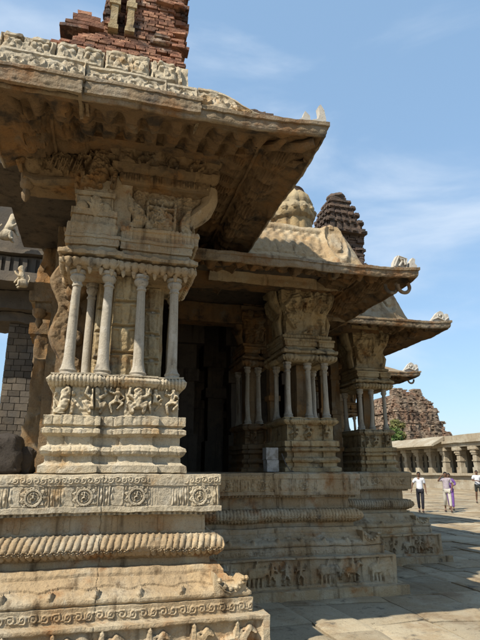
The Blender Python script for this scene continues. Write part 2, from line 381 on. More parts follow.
sweep_ = sweep
def plinth(x_left, xf, yf, yback, recess=None, near=False, ele=ELE, seed=0, kud=(), y_in=.0, right_ds=.08, brk=None, joints=None):
    """front frieze plane Y=yf, right frieze plane X=xf"""
    r = random.Random(seed)
    ds = .0065 if near else .014; dv = .0075 if near else .013
    def sweep(*a, **k): k.setdefault('joints', joints); return sweep_(*a, **k)
    if brk: path = [(x_left, yf + .10), (brk, yf + .10), (brk, yf), (xf, yf), (xf, yback)]; dseg = [ds, ds, ds, right_ds]
    else: path = [(x_left, yf), (xf, yf), (xf, yback)]; dseg = [ds, right_ds]
    root = MB()
    fz0, fz1 = .125, .51
    # frieze animals
    caps = []; x = xf - .28; k = 0
    while x > x_left + .2:
        t = r.choice(['E', 'H', 'H', 'M', 'H', 'M'] if near else ['H', 'M', 'H', 'M', 'E'])
        s = .26
        if t == 'E': caps += place(ELE, x, .165, s * 1.0, r.choice((1, 1, -1))); x -= .43
        elif t == 'H': caps += place(HOR, x, .165, s, 1); x -= .37
        else: caps += place(r.choice((MAN, DAN)), x, .165, .26, r.choice((1, -1))); x -= .21
    sweep(root, path, [([(.13, -.05), (.12, .045), (.12, .12), (.0, .125)], .05, None)], dseg=[max(.05, q) for q in dseg])
    P = root.build('plinth', STONE, hall)
    f = MB()
    fri = m_frame(m_caps(caps, .055, rough=.05), .385, .028, .046, x1=xf - .03)
    sweep(f, path, [([(0, fz0), (0, fz1)], dv, fri), ([(0, fz1), (-.14, fz1 + .004)], .05, None)], dseg=dseg)
    f.build('animal_frieze', STONE, P)
    s = MB()
    if near: top_rim = m_mix(m_dent(.022, .006))
    else: top_rim = None
    sweep(s, path, [([(-.12, .512), (-.12, .528)], .01, None), ([(-.12, .528), (-.12, .598)], dv * .8, m_scroll(.085, .014)), ([(-.12, .598), (-.118, .622), (-.15, .627)], .01, None)], dseg=dseg)
    # ogee with a wavy beaded line and bosses
    def ogee(U, V, H, Z):
        w = .012 * np.abs(np.sin(U * 9.5)); line = (np.abs(V - H * .47 - .045 * np.abs(np.sin(U * 8.7)) + .02) < .010) * .016 + .008 * (V < H * .47 + .045 * np.abs(np.sin(U * 8.7)) - .02)
        boss = 0
        q = ((U + .1) / .36) % 1 - .5; rb = np.hypot(q * .36 / .034, (V - H * .27) / .045); boss = .04 * np.sqrt(np.clip(1 - rb ** 2, 0, 1)) + .008 * np.cos(rb * 12) * (rb < 1)
        flute = .0025 * np.sin(U * 70 + 3 * np.sin(U * 4)) * (V > H * .6) * (np.sin(U * 5) > 0)
        return line + boss + flute + .004 * vnoise(np.stack([U * 8, Z * 20, V * 0], -1), 4)
    sweep(s, path, [([(-.15, .627), (-.15, .630), (-.128, .648), (-.125, .668), (-.145, .692), (-.175, .705), (-.215, .718), (-.26, .742), (-.295, .775), (-.315, .80), (-.335, .805), (-.338, .835), (-.365, .872)], dv, ogee),
                    ([(-.365, .872), (-.44, .876), (-.45, .93)], .02, None)], dseg=dseg)
    s.build('ogee_course', STONE, P)
    s = MB()
    sweep(s, path, [([(-.45, .93), (-.42, .945)], .015, m_dent(.03, .006)),
                    ([(-.42, .945), (-.37, .965), (-.335, 1.0), (-.32, 1.04), (-.335, 1.08), (-.37, 1.115), (-.43, 1.13)], dv * .8, m_rope(.058 if near else .052, .030 if near else .028, .22 if near else .05)),
                    ([(-.43, 1.13), (-.485, 1.133)], .02, None),
                    ([(-.485, 1.133), (-.485, 1.155)], .01, m_dent(.04, .01)),
                    ([(-.485, 1.155), (-.485, 1.30)], dv * 1.5, m_mix(m_none(.005), lambda U, V, H, Z: .010 * (np.abs(((U / .42) % 1) - .5) < .06)))], dseg=dseg)
    s.build('lotus_roll', STONE, P)
    s = MB()
    nich = m_niches(.048, .0)
    def slabmod(U, V, H, Z):
        h = .024 * nich(U, V, H, Z)
        gap = np.abs(((U / .43) % 1) - .5) < .1
        return np.where(gap, .008, h)
    rr = .085 if near else .075
    sweep(s, path, [([(-.485, 1.30), (-.40, 1.304)], .02, None), ([(-.40, 1.304), (-.40, 1.33), (-.352, 1.334)], .012, m_dent(.05, -.02, .5)),
                    ([(-.352, 1.334), (-.352, 1.37), (-.352, 1.378), (-.372, 1.382)], .015, None),
                    ([(-.372, 1.382), (-.372, 1.56)], dv * .8, m_kudu(kud, 1.465, rr, .034, lambda U, V, H, Z: slabmod(U, V, H, Z) / .034)),
                    ([(-.372, 1.56), (-.36, 1.562), (-.36, 1.575)], .01, None),
                    ([(-.36, 1.575), (-.36, 1.64)], dv * .8, m_scroll(.058, .012)),
                    ([(-.36, 1.64), (-.362, 1.655), (-.42, 1.66)], .015, None), ([(-.42, 1.66), (-.75, 1.665)], .08, None)], dseg=dseg)
    # flat top inside
    s.rock(x_left, xf - .74, yf + .84 if brk else yf + .74, yback, 1.2, 1.664, res=.15)
    if not near and kud:
        sweep(s, [(xf - 1.75, yf + .6), (xf - 1.75, yf + .372 - .03), (xf - .345, yf + .372 - .03), (xf - .345, yf + .6)], [([(-.05, 1.345), (0, 1.345), (0, 1.40)], .015, None), ([(0, 1.40), (0, 1.57)], .014, m_kudu(kud, 1.48, .07, .04, lambda U, V, H, Z: slabmod(U, V, H, Z) / .04)), ([(0, 1.57), (.012, 1.572), (.012, 1.64), (-.05, 1.668)], .013, m_dent(.03, .006))], ds=ds)
    s.build('top_cornice', PALE if near else STONE, P)
    return P

p1 = plinth(-2.0, 1.543, 4.763, 8.4, near=True, kud=(-.512, -.074, .386, .98), seed=3, joints=(-1.25, .085))
p2 = plinth(.9, 4.39, 7.47, 11.0, kud=(1.9, 2.45, 3.10, 3.62), seed=5, joints=(1.7, 2.62))
p3 = plinth(3.4, 6.67, 9.60, 15.8, kud=(4.3, 4.9, 5.5, 6.1), seed=8, joints=(4.9,))
p4 = plinth(5.8, 9.4, 15.0, 22.0, kud=(), seed=9)
# curled horns at the right end of each ogee course
def horn(dx, dy, P, s=1.0):
    m = MB(); base = [(1.06, .83), (1.10, .775), (1.15, .725), (1.20, .705), (1.25, .715), (1.285, .745), (1.315, .785), (1.345, .785), (1.36, .755), (1.345, .715), (1.37, .68), (1.37, .645), (1.06, .64)]
    x0 = 1.37; m.prism([(dx + (x - x0) * s, z) for x, z in base], dy, dy + .26, 1)
    for i in range(1, 8): m.ellip((dx + (base[i][0] - x0) * s, dy - .005, base[i][1] - .004), (.022, .03, .022), 8, .5)
    m.tube([(dx + (x - x0) * s, dy - .004, z - .035) for x, z in base[1:8]], .009, 6)
    m.build('corner_scroll', STONE, P)
horn(1.392, 4.885, p1); horn(4.24, 7.595, p2); horn(6.53, 9.725, p3)

# masonry core under the hall (keeps light out below the floor)
c = MB(); c.rock(-3.0, .8, 6.0, 8.2, .2, 1.60, res=.3); c.rock(-.3, 3.6, 8.5, 24, .2, 1.61, res=.5); c.rock(3.6, 5.9, 10.6, 24, .2, 1.612, res=.5); c.build('inner_floor', DARKST, hall)

# ------------------------------------------------------------------ piers
def colonnette(x, y, z0, z1, r, mt, parent, seg=14):
    m = MB(); h = z1 - z0
    pr = [(r * 1.75, z0), (r * 1.75, z0 + .025), (r * 1.45, z0 + .04), (r * 1.62, z0 + .06), (r * 1.3, z0 + .085), (r * 1.12, z0 + .13), (r * 1.02, z0 + .2), (r * .92, z0 + h * .45), (r * .84, z0 + h * .8),
          (r * .84, z1 - .17), (r * 1.02, z1 - .165), (r * 1.02, z1 - .145), (r * .86, z1 - .14), (r * .86, z1 - .12), (r * 1.3, z1 - .095), (r * 1.45, z1 - .065), (r * 1.2, z1 - .04), (r * 1.5, z1 - .03), (r * 1.5, z1)]
    q = 1 + .06 * math.sin(x * 37 + y * 11); pr = [(a * q, b) for a, b in pr]; m.lathe(x, y, pr, seg, wearamp=1.1)
    lean = .012 * math.sin(x * 53); V_ = m.V[0]; V_[:, 0] += lean * (V_[:, 2] - z0) / h
    return m.build('colonnette', GRANITE, parent)
def stepplan(x0, x1, y0, y1, blocks, st=.05):
    """closed plan, outward on right: travel +X along the front. blocks: x ranges projecting forward"""
    pts = [(x0, y0)]
    for a, b in blocks:
        if a > x0 + .005: pts += [(a, y0)]
        pts[-1] = pts[-1]
        pts += [(a, y0 - st), (b, y0 - st), (b, y0)] if a > x0 + .005 else []
    if pts[-1][0] < x1 - .005: pts.append((x1, y0))
    pts += [(x1, y1), (x0, y1)]
    out = []
    for p in pts:
        if not out or abs(p[0] - out[-1][0]) + abs(p[1] - out[-1][1]) > 1e-4: out.append(p)
    return out
def pedestal(x0, x1, y0, y1, blocks, z0, z1, figs, mt, parent, ds=.014, bv=1):
    m = MB(); k = (z1 - z0) / .92
    Z = lambda z: z0 + z * k
    caps = []
    for x, kind in figs:
        if kind == 'D': caps += dwarf_caps(x, Z(.55), .25 * k)
        elif kind == 'Y': caps += place(YALI, x, Z(.53), .27 * k)
        elif kind == 'P': caps += place(DAN, x, Z(.56), .24 * k)
    relief = m_caps(caps, .07, rough=.16)
    pl = stepplan(x0, x1, y0, y1, blocks, .045)
    def slots(U, V, H, Z): return -.006 * (np.abs(((U / .09) % 1) - .5) < .1) + .003 * vnoise(np.stack([U * 30, Z * 30, U * 0], -1), 2)
    b = [([(.03, Z(0)), (.05, Z(.01)), (.05, Z(.07)), (.01, Z(.09))], .015, None), ([(.01, Z(.09)), (0, Z(.10)), (0, Z(.15))], .015, m_none(.004)),
         ([(0, Z(.15)), (.035, Z(.17)), (.05, Z(.20)), (.035, Z(.235)), (0, Z(.25))], .012, slots), ([(0, Z(.25)), (-.01, Z(.26)), (-.01, Z(.33)), (.02, Z(.345))], .014, m_none(.004)),
         ([(.02, Z(.345)), (.045, Z(.36)), (.045, Z(.40)), (.01, Z(.415))], .014, slots), ([(.01, Z(.415)), (.01, Z(.425)), (.04, Z(.44)), (.04, Z(.52)), (-.03, Z(.535))], .014, slots),
         ([(-.03, Z(.535)), (-.035, Z(.80))], .012, relief), ([(-.035, Z(.80)), (.0, Z(.81)), (.035, Z(.84)), (.045, Z(.865)), (.03, Z(.885)), (.0, Z(.90))], .01, m_dent(.036, .012, .7)),
         ([(.0, Z(.90)), (.02, Z(.905)), (.02, Z(.92)), (-.25, Z(.92))], .03, None)]
    b = [(q[0], q[1] * bv, q[2]) for q in b]
    sweep(m, pl, b, closed=True, dseg=[ds if (abs(pl[i][1] - pl[(i + 1) % len(pl)][1]) < .001 and pl[i][1] < y0 + .2) else ds * 3 for i in range(len(pl))])
    m.rock(x0 + .04, x1 - .04, y0 + .03, y1 - .03, z0, z1 - .004, res=.08)
    return m.build('pedestal', mt, parent)
def abacus(x0, x1, y0, y1, z0, k, mt, parent, pend=True, name='capital'):
    """scalloped capital stack, height about .42*k"""
    m = MB(); Z = lambda z: z0 + z * k
    pl = [(x0, y0), (x1, y0), (x1, y1), (x0, y1)]
    b = [([(-.12, Z(0)), (-.02, Z(.01)), (.0, Z(.03))], .015, None), ([(0, Z(.03)), (.035, Z(.05)), (.05, Z(.085)), (.035, Z(.11))], .01, m_scallop(.075, .03)),
         ([(.035, Z(.11)), (-.01, Z(.12)), (-.01, Z(.15))], .012, m_dent(.05, .012)), ([(-.01, Z(.15)), (.07, Z(.155)), (.075, Z(.19)), (.04, Z(.21)), (.0, Z(.25)), (-.01, Z(.28))], .012, m_mix(m_none(.008), m_dent(.19, .014, .45))),
         ([(-.01, Z(.28)), (.02, Z(.285)), (.02, Z(.305))], .01, None), ([(.02, Z(.305)), (.02, Z(.37))], .01, m_niches(.05, 0) if False else (lambda U, V, H, Z_: .014 * m_niches(.045, 0)(U, V, H, Z_))), ([(.02, Z(.37)), (.035, Z(.375)), (.035, Z(.41)), (-.1, Z(.415))], .014, None)]
    sweep(m, pl, b, closed=True, ds=.013)
    if pend:
        x = x0 + .02
        while x < x1:
            m.lathe(x, y0 + .0, [(.004, Z(-.055)), (.014, Z(-.04)), (.02, Z(-.02)), (.03, Z(.02))], 7); x += .11
    m.box(x0 + .03, x1 - .03, y0 + .03, y1 - .03, Z(.005), Z(.41))
    return m.build(name, mt, parent)

# --- nearest pier (big, sunlit)
pier1 = MB(); pier1.rock(.08, .30, 5.42, 5.75, 2.5, 4.3, res=.04); pier1.rock(-.12, .62, 5.72, 6.0, 2.5, 4.3, res=.06)
PIER1 = pier1.build('pier', PIERST, hall)
pedestal(-.46, .80, 5.27, 6.3, [(-.30, -.03), (.20, .52)], 1.665, 2.60, [(-.335, 'Y'), (-.045, 'D'), (.15, 'P'), (.355, 'D'), (.52, 'P'), (.70, 'P')], PALE, PIER1, ds=.0065, bv=.6)
for i, (x, y) in enumerate([(-.33, 5.34), (0.0, 5.33), (.345, 5.33), (.70, 5.35), (-.17, 5.75), (.50, 5.75), (.73, 5.9), (-.36, 5.95)]):
    colonnette(x, y, 2.58, 3.70, .052 if i < 4 else .046, PALE, PIER1, 16 if i < 4 else 10)
abacus(-.44, .06, 5.26, 5.95, 3.70, .95, STONE, PIER1)
abacus(.12, .85, 5.28, 6.1, 3.70, .95, STONE, PIER1)
SHAFT = [(.06, .33, 5.40), (-.12, -.0, 5.70), (.40, .60, 5.70)]
# left stack: small storeyed shrine above the capital
m = MB()
for x0, x1, yy, z0, z1, md in [(-.46, .04, 5.24, 4.09, 4.22, m_dent(.09, .012)), (-.43, .02, 5.27, 4.22, 4.32, m_niches(.07, 0)), (-.45, .03, 5.25, 4.32, 4.40, None), (-.40, -.02, 5.30, 4.40, 4.56, None), (-.42, .0, 5.28, 4.56, 4.62, None), (-.33, -.03, 5.34, 4.62, 4.80, None)]:
    mm_ = (lambda U, V, H, Z, md=md: .012 * md(U, V, H, Z)) if md is not None and z0 > 4.2 else md
    sweep(m, [(x0, yy), (x1, yy), (x1, 6.0), (x0, 6.0)], [([(-.05, z0), (0, z0 + .005), (0, z1 - .005), (-.05, z1)], .013, mm_ or m_none(.006))], closed=True, ds=.015)
    m.box(x0 + .02, x1 - .02, yy + .02, 5.98, z0, z1)
# fan leaf on the left stack and domes
for cx in (-.34, -.10):
    m.ellip((cx, 5.29, 4.42), (.07, .05, .08), 12, 1)
m.ellip((-.2, 5.27, 4.44), (.07, .05, .13), 12, 1)
for k in range(5):
    a = PI * (.15 + .175 * k); m.tube([(-.2, 5.25, 4.40), (-.2 + .09 * math.cos(a), 5.24, 4.40 + .13 * math.sin(a))], [.02, .012], 6)
m.build('miniature_shrine', STONE, PIER1)
# right part: backing block, S-shaped bracket arms carved on it
def arm(m, pts, rad, y, flat=2.4, wa=1): m.tube([(p[0], y, p[1]) for p in pts], rad, 12, wa, flat)
def relief_plate(mb, x0, x1, z0, z1, y, caps, depth, ds=.009, bulge=0, th=.08, rough=.35, xl=None, xr=None):
    """carved slab facing -Y; xl/xr(t) give curved left and right outlines"""
    nz = int((z1 - z0) / ds) + 2; nx = int((x1 - x0) / ds) + 2
    T = np.linspace(0, 1, nz)[None, :]; A = np.linspace(0, 1, nx)[:, None]
    L0 = x0 + (xl(T) if xl else 0 * T); R0 = x1 + (xr(T) if xr else 0 * T)
    U = L0 + (R0 - L0) * A; Z = z0 + (z1 - z0) * T + 0 * A
    e = np.minimum(np.minimum(A, 1 - A) * (x1 - x0), np.minimum(T, 1 - T) * (z1 - z0))
    n_ = vnoise(np.stack([U * 34, Z * 34, U * 0], -1), 9) * .6 + vnoise(np.stack([U * 75, Z * 75, U * 0], -1), 19) * .4
    D = depth * (caps_height(U, Z, caps) + rough * n_) * ss(e, 0, .02) + bulge * np.sin(T * PI) - .03 * (1 - ss(e, 0, .03))
    mb.grid(wear(np.stack([U, y - D, Z], -1), 1))
    for ed, fl in ((0, True), (-1, False)):
        Q = np.stack([np.stack([U[ed], y - D[ed], Z[ed]], -1), np.stack([U[ed], y + th + 0 * D[ed], Z[ed]], -1)], 0)
        mb.grid(wear(Q, 1), flip=fl)
    for ed, fl in ((0, False), (-1, True)):
        Q = np.stack([np.stack([U[:, ed], y - D[:, ed], Z[:, ed]], -1), np.stack([U[:, ed], y + th + 0 * D[:, ed], Z[:, ed]], -1)], 0)
        mb.grid(wear(Q, 1), flip=fl)
def chain_caps(pts, r0, r1, h): return [(pts[i][0], pts[i][1], pts[i + 1][0], pts[i + 1][1], r0 + (r1 - r0) * i / len(pts), r0 + (r1 - r0) * (i + 1) / len(pts), h) for i in range(len(pts) - 1)]
m = MB()
m.rock(.20, .86, 5.44, 6.0, 4.09, 4.9, res=.03); m.rock(-.06, .18, 5.33, 5.95, 4.06, 4.85, res=.03, amp=2)
sweep(m, [(.10, 5.27), (.93, 5.27), (.93, 6.0), (.10, 6.0)], [([(-.03, 4.09), (0, 4.095), (0, 4.19), (.015, 4.20), (.015, 4.23), (-.06, 4.235)], .010, m_dent(.045, .012))], closed=True, ds=.010)
RA = [(.86, 4.22), (.80, 4.30), (.79, 4.40), (.84, 4.49), (.94, 4.57), (1.03, 4.65), (1.07, 4.75), (1.06, 4.86)]
LA = [(.17, 4.22), (.25, 4.30), (.29, 4.38), (.24, 4.47), (.15, 4.55), (.08, 4.64), (.05, 4.74), (.06, 4.86)]
arm(m, [(p[0] + .01, p[1]) for p in RA], [.10, .09, .085, .085, .09, .10, .11, .11], 5.50, 2.0, 2)
cc = chain_caps(RA, .06, .07, 1.0) + chain_caps(LA, .07, .09, 1.1)
cc += [(.38, 4.26, .64, 4.26, .03, .03, .9), (.40, 4.34, .62, 4.34, .07, .07, .75), (.42, 4.44, .60, 4.44, .06, .06, .8), (.38, 4.53, .64, 4.53, .025, .025, 1.), (.40, 4.62, .62, 4.62, .04, .04, .7), (.36, 4.27, .36, 4.60, .018, .018, .9), (.67, 4.27, .67, 4.60, .018, .018, .9)]
cc += place(DAN, .51, 4.30, .26) + place(MAN, .93, 4.3, .24)
relief_plate(m, .12, .92, 4.23, 4.86, 5.40, cc, .10, th=.1, xr=lambda t: .02 - .11 * np.sin(t * PI) ** 2 + .14 * t ** 2)
m.build('bracket', STONE, PIER1)
m = MB()
sweep(m, [(.02, 5.27), (1.08, 5.27), (1.08, 6.0), (.02, 6.0)], [([(-.15, 4.74), (-.05, 4.77), (-.02, 4.80)], .02, m_none(.01)), ([(-.02, 4.80), (-.02, 4.90)], .010, lambda U, V, H, Z: .022 * m_niches(.06, 0)(U, V, H, Z)), ([(-.02, 4.90), (.05, 4.93), (.07, 4.97), (.02, 5.02), (.0, 5.05)], .012, m_mix(m_none(.008), m_dent(.2, .015, .5))), ([(.0, 5.05), (.04, 5.08), (.12, 5.16), (.14, 5.26), (.0, 5.28)], .014, m_mix(m_none(.015), m_dent(.3, .02, .5)))], closed=True, ds=.012)
m.box(.06, 1.05, 5.3, 5.98, 4.76, 5.27)
m.rock(-.44, .05, 5.40, 6.0, 4.80, 5.28, res=.04)
relief_plate(m, -.44, .06, 4.64, 5.26, 5.36, place(YALI, -.2, 4.68, .55) + place(DAN, -.36, 4.9, .3), .10)
cc = chain_caps([(.14, 5.22), (.08, 5.10), (.10, 4.98), (.18, 4.90)], .09, .06, 1.) + place(DAN, .30, 4.93, .3) + place(MAN, .60, 4.93, .3) + place(DAN, .88, 4.93, .3)
relief_plate(m, .0, 1.16, 4.96, 5.27, 5.22, cc, .05)
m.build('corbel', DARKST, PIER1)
# hanging elephant-headed bracket on the left, with a pendant bud
m = MB()
m.rock(-1.02, -.36, 5.42, 5.8, 4.72, 5.05, res=.03, amp=2.0, rnd=.5)
m.tube([(-.40, 5.45, 4.80), (-.62, 5.40, 4.74), (-.85, 5.40, 4.70), (-.97, 5.40, 4.74)], [.05, .045, .045, .04], 8, 1)
m.ellip((-.88, 5.40, 4.92), (.12, .12, .12), 14, 2); m.ellip((-.55, 5.42, 4.95), (.17, .13, .13), 14, 2)
relief_plate(m, -.86, -.36, 4.80, 5.08, 5.38, chain_caps([(-.84, 4.86), (-.78, 5.0), (-.70, 4.92), (-.64, 5.03), (-.56, 4.90), (-.48, 5.02), (-.40, 4.90)], .05, .06, .8) + place(YALI, -.6, 4.80, .28), .09)
for k in range(7): m.tube([(-.7 + .055 * k, 5.33, 5.06), (-.68 + .05 * k, 5.27, 4.95), (-.72 + .05 * k, 5.30, 4.83)], .010, 6, .8)
for k in range(4): m.tube([(-.90 + (.075 - .012 * k) * math.cos(t) * (1 - t / 12), 5.27 + .005 * k, 4.93 + (.075 - .012 * k) * math.sin(t) * (1 - t / 12)) for t in np.linspace(k, 8, 20)], .010, 6)
m.tube([(-.95, 5.36, 4.98), (-1.03, 5.34, 4.88), (-1.0, 5.36, 4.78)], [.045, .04, .02], 8, 1)
m.lathe(-.93, 5.42, [(.01, 4.46), (.035, 4.50), (.045, 4.56), (.03, 4.60), (.06, 4.63), (.07, 4.68), (.05, 4.74)], 12, lobes=8, lobamp=.2)
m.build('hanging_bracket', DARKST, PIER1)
# rearing guardian carved behind the left colonnettes
m = MB()
m.rock(-.50, -.16, 6.02, 6.5, 1.66, 4.6, res=.05, amp=2)
gc = chain_caps([(-.42, 2.66), (-.30, 2.75), (-.42, 2.95), (-.50, 3.12), (-.46, 3.30), (-.54, 3.42)], .10, .11, 1.) + [(-.36, 3.42, -.36, 3.44, .075, .07, 1.1), (-.30, 3.1, -.30, 3.14, .06, .06, 1.1), (-.28, 2.82, -.28, 2.84, .055, .05, 1.1), (-.36, 3.66, -.30, 3.70, .11, .1, 1.)] + place(DAN, -.36, 3.75, .35) + place(DAN, -.30, 4.1, .35)
relief_plate(m, -.56, -.16, 2.62, 4.5, 5.98, gc, .14, ds=.012, rough=.08, xl=lambda t: .06 * np.sin(t * 17) + .05 * np.sin(t * 7 + 1))
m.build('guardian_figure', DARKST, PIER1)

for x0, x1, yy in SHAFT:
    m = MB()
    for z0, z1 in ((2.56, 2.86), (2.86, 3.15), (3.15, 3.42), (3.42, 3.72)):
        cx = (x0 + x1) / 2; relief_plate(m, x0, x1, z0, z1, yy, [(cx, z0 + .05, cx, z1 - .05, .04, .05, .8), (x0 + .02, z0 + .02, x1 - .02, z0 + .02, .018, .018, .8), (x0 + .02, z1 - .02, x1 - .02, z1 - .02, .018, .018, .8)], .03, ds=.012, th=.05)
    m.build('carved_shaft', PIERST, PIER1)
# --- smaller piers of the further bays
def small_pier(x0, x1, y0, zc, ztop, cols, mt, figw=True, detail=.016, zs=.86):
    """pedestal to 2.53, colonnettes to zc, corbel to ztop"""
    mm = MB(); w = x1 - x0; cx = (x0 + x1) / 2
    mm.rock(cx - .12, cx + .14, y0 + .30, y0 + .6, 2.5, zc, res=.08)
    P = mm.build('pier', DARKST, hall)
    sp = x0 + w * .68
    pedestal(x0, x1, y0 + .02, y0 + .95, [(x0 + .1, sp - .06), (sp + .02, x1 - .04)], 1.665, 2.53, [(x0 + w * .15, 'P'), (x0 + w * .42, 'P'), (x0 + w * .78, 'P')], mt, P, ds=detail)
    for c_ in cols: colonnette(c_[0], c_[1], 2.52, zc, .048, PALE, P, 10)
    k = .95
    abacus(x0 + .04, sp - .02, y0 + .02, y0 + .95, zc, k, mt, P, pend=False); abacus(sp + .06, x1 + .02, y0 + .02, y0 + .95, zc, k, mt, P, pend=False)
    # flaring bracket with dancing figures
    b = MB(); H = ztop - (zc + .40); z0 = zc + .395
    fig = place(DAN, x0 + w * .33, z0 + .1, .72 * H, -1) + place(MAN, x0 + w * .72, z0 + .08, .7 * H, 1) + place(DAN, x0 + w * .98, z0 + .25, .5 * H, 1)
    sweep(b, [(x0 + .04, y0 + .08), (x1 - .02, y0 + .08), (x1 - .02, y0 + .9), (x0 + .04, y0 + .9)],
          [([(0, z0), (.04, z0 + .03), (.04, z0 + .07), (-.02, z0 + .09)], .015, m_dent(.05, .01)),
           ([(-.02, z0 + .09), (-.05, z0 + .2), (-.02, z0 + H * .45), (.06, z0 + H * .62), (.07, z0 + H * .78), (.02, z0 + H * .84)], .015, m_caps(fig, .06, rough=.35)),
           ([(.02, z0 + H * .84), (.09, z0 + H * .87), (.10, z0 + H * .93), (.03, z0 + H * .97), (.03, z0 + H)], .015, m_none(.008))], closed=True, ds=detail)
    b.box(x0 + .08, x1 - .05, y0 + .12, y0 + .86, z0, z0 + H)
    # side volutes
    for sx, xx in ((-1, x0 + .03), (1, x1 - .02)):
        b.tube([(xx, y0 + .3, z0 + .10), (xx + sx * .05, y0 + .3, z0 + H * .3), (xx + sx * .0, y0 + .3, z0 + H * .45), (xx + sx * .10, y0 + .3, z0 + H * .62), (xx + sx * .14, y0 + .3, z0 + H * .8), (xx + sx * .10, y0 + .3, z0 + H * .95)], [.06, .07, .05, .08, .09, .08], 10, 2, 2.0)
    b.build('bracket', mt, P)
    return P
y2 = 8.05
small_pier(2.93, 3.80, y2, 3.46, 4.98, [(3.02, y2 + .12), (3.40, y2 + .14), (3.68, y2 + .10), (2.98, y2 + .62), (3.55, y2 + .55), (3.74, y2 + .75)], PIERST)
y3 = 10.2
small_pier(5.37, 6.16, y3, 3.40, 4.9, [(5.47, y3 + .12), (5.74, y3 + .12), (6.05, y3 + .10), (5.44, y3 + .75), (5.92, y3 + .6), (6.08, y3 + .75)], PIERST)
# second row: half-hidden piers behind
small_pier(2.62, 3.12, 9.5, 3.62, 4.9, [(2.72, 9.6), (2.95, 9.62), (2.7, 10.2)], DARKST, detail=.03)
small_pier(4.52, 5.05, 11.2, 3.45, 4.9, [(4.62, 11.3), (4.9, 11.3), (4.7, 11.9)], DARKST, detail=.03)
small_pier(7.6, 8.5, 16.2, 3.45, 4.9, [(7.7, 16.3), (8.0, 16.3), (8.4, 16.3)], DARKST, detail=.05)
# plain pilasters standing beside the piers
for (x, y, w, zt) in [(3.02, 8.9, .16, 5.0), (5.18, 10.9, .2, 4.9), (4.72, 10.5, .15, 4.9), (5.7, 12.8, .3, 4.9), (6.9, 14.5, .4, 4.9)]:
    m = MB(); m.rock(x - w / 2, x + w / 2, y, y + w, 1.6, zt, res=.05); 
    for z in (2.1, 2.9, 3.7, 4.3): m.rock(x - w / 2 - .03, x + w / 2 + .03, y - .03, y + w + .03, z, z + .09, res=.05)
    m.build('pilaster', DARKST, hall)
# rough pier on the left seen in half shade
m = MB(); m.rock(-.98, -.56, 7.7, 8.2, 1.6, 4.9, res=.03, amp=6, rnd=.3); m.rock(-1.05, -.50, 7.65, 8.25, 3.55, 3.72, res=.05, amp=2); m.rock(-1.02, -.52, 7.67, 8.22, 1.6, 1.8, res=.05, amp=2)
m.build('rough_pillar', DARKST, hall)
# corbel stack seen behind (left), with hanging drop
m = MB()
m.rock(-1.0, -.55, 7.0, 7.5, 3.86, 4.0, res=.04, amp=2); m.rock(-.92, -.60, 7.05, 7.45, 3.72, 3.86, res=.04, amp=2); m.rock(-.95, -.55, 7.0, 7.4, 4.0, 4.12, res=.04, amp=2); m.lathe(-.86, 7.1, [(.01, 3.5), (.05, 3.58), (.04, 3.63), (.09, 3.68), (.1, 3.75)], 10)
m.rock(-.70, -.42, 6.9, 7.5, 1.7, 4.9, res=.06, amp=2.5)
m.build('inner_corbel', DARKST, hall)
# interior pillars
k = 0
for x in (.6, 1.7, 2.9, 4.1):
    for y in (11.0, 13.5, 16.0, 18.5):
        m = MB(); w = .22
        for z0, z1, ww in [(1.6, 2.4, w + .05), (2.4, 3.5, w - .02), (3.5, 3.75, w + .06), (3.75, 4.3, w), (4.3, 4.9, w + .14)]: m.rock(x - ww, x + ww, y - ww, y + ww, z0, z1, res=.2)
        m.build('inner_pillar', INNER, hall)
# back wall with the bright slit; side walls added to keep light out
m = MB(); sx, sz = 4.87, 3.55
m.rock(-.4, sx - .06, 21, 21.4, 1.5, 5.2, res=.3); m.rock(sx + .06, 9, 21, 21.4, 1.5, 5.2, res=.3); m.rock(sx - .06, sx + .06, 21, 21.4, 1.5, 3.22, res=.3); m.rock(sx - .06, sx + .06, 21, 21.4, 3.9, 5.2, res=.3)
m.rock(-.45, -.15, 8.3, 21.2, 1.5, 5.2, res=.3); m.rock(6.3, 6.6, 15.5, 21.2, 1.5, 5.2, res=.3)
m.build('inner_wall', INNER, hall)

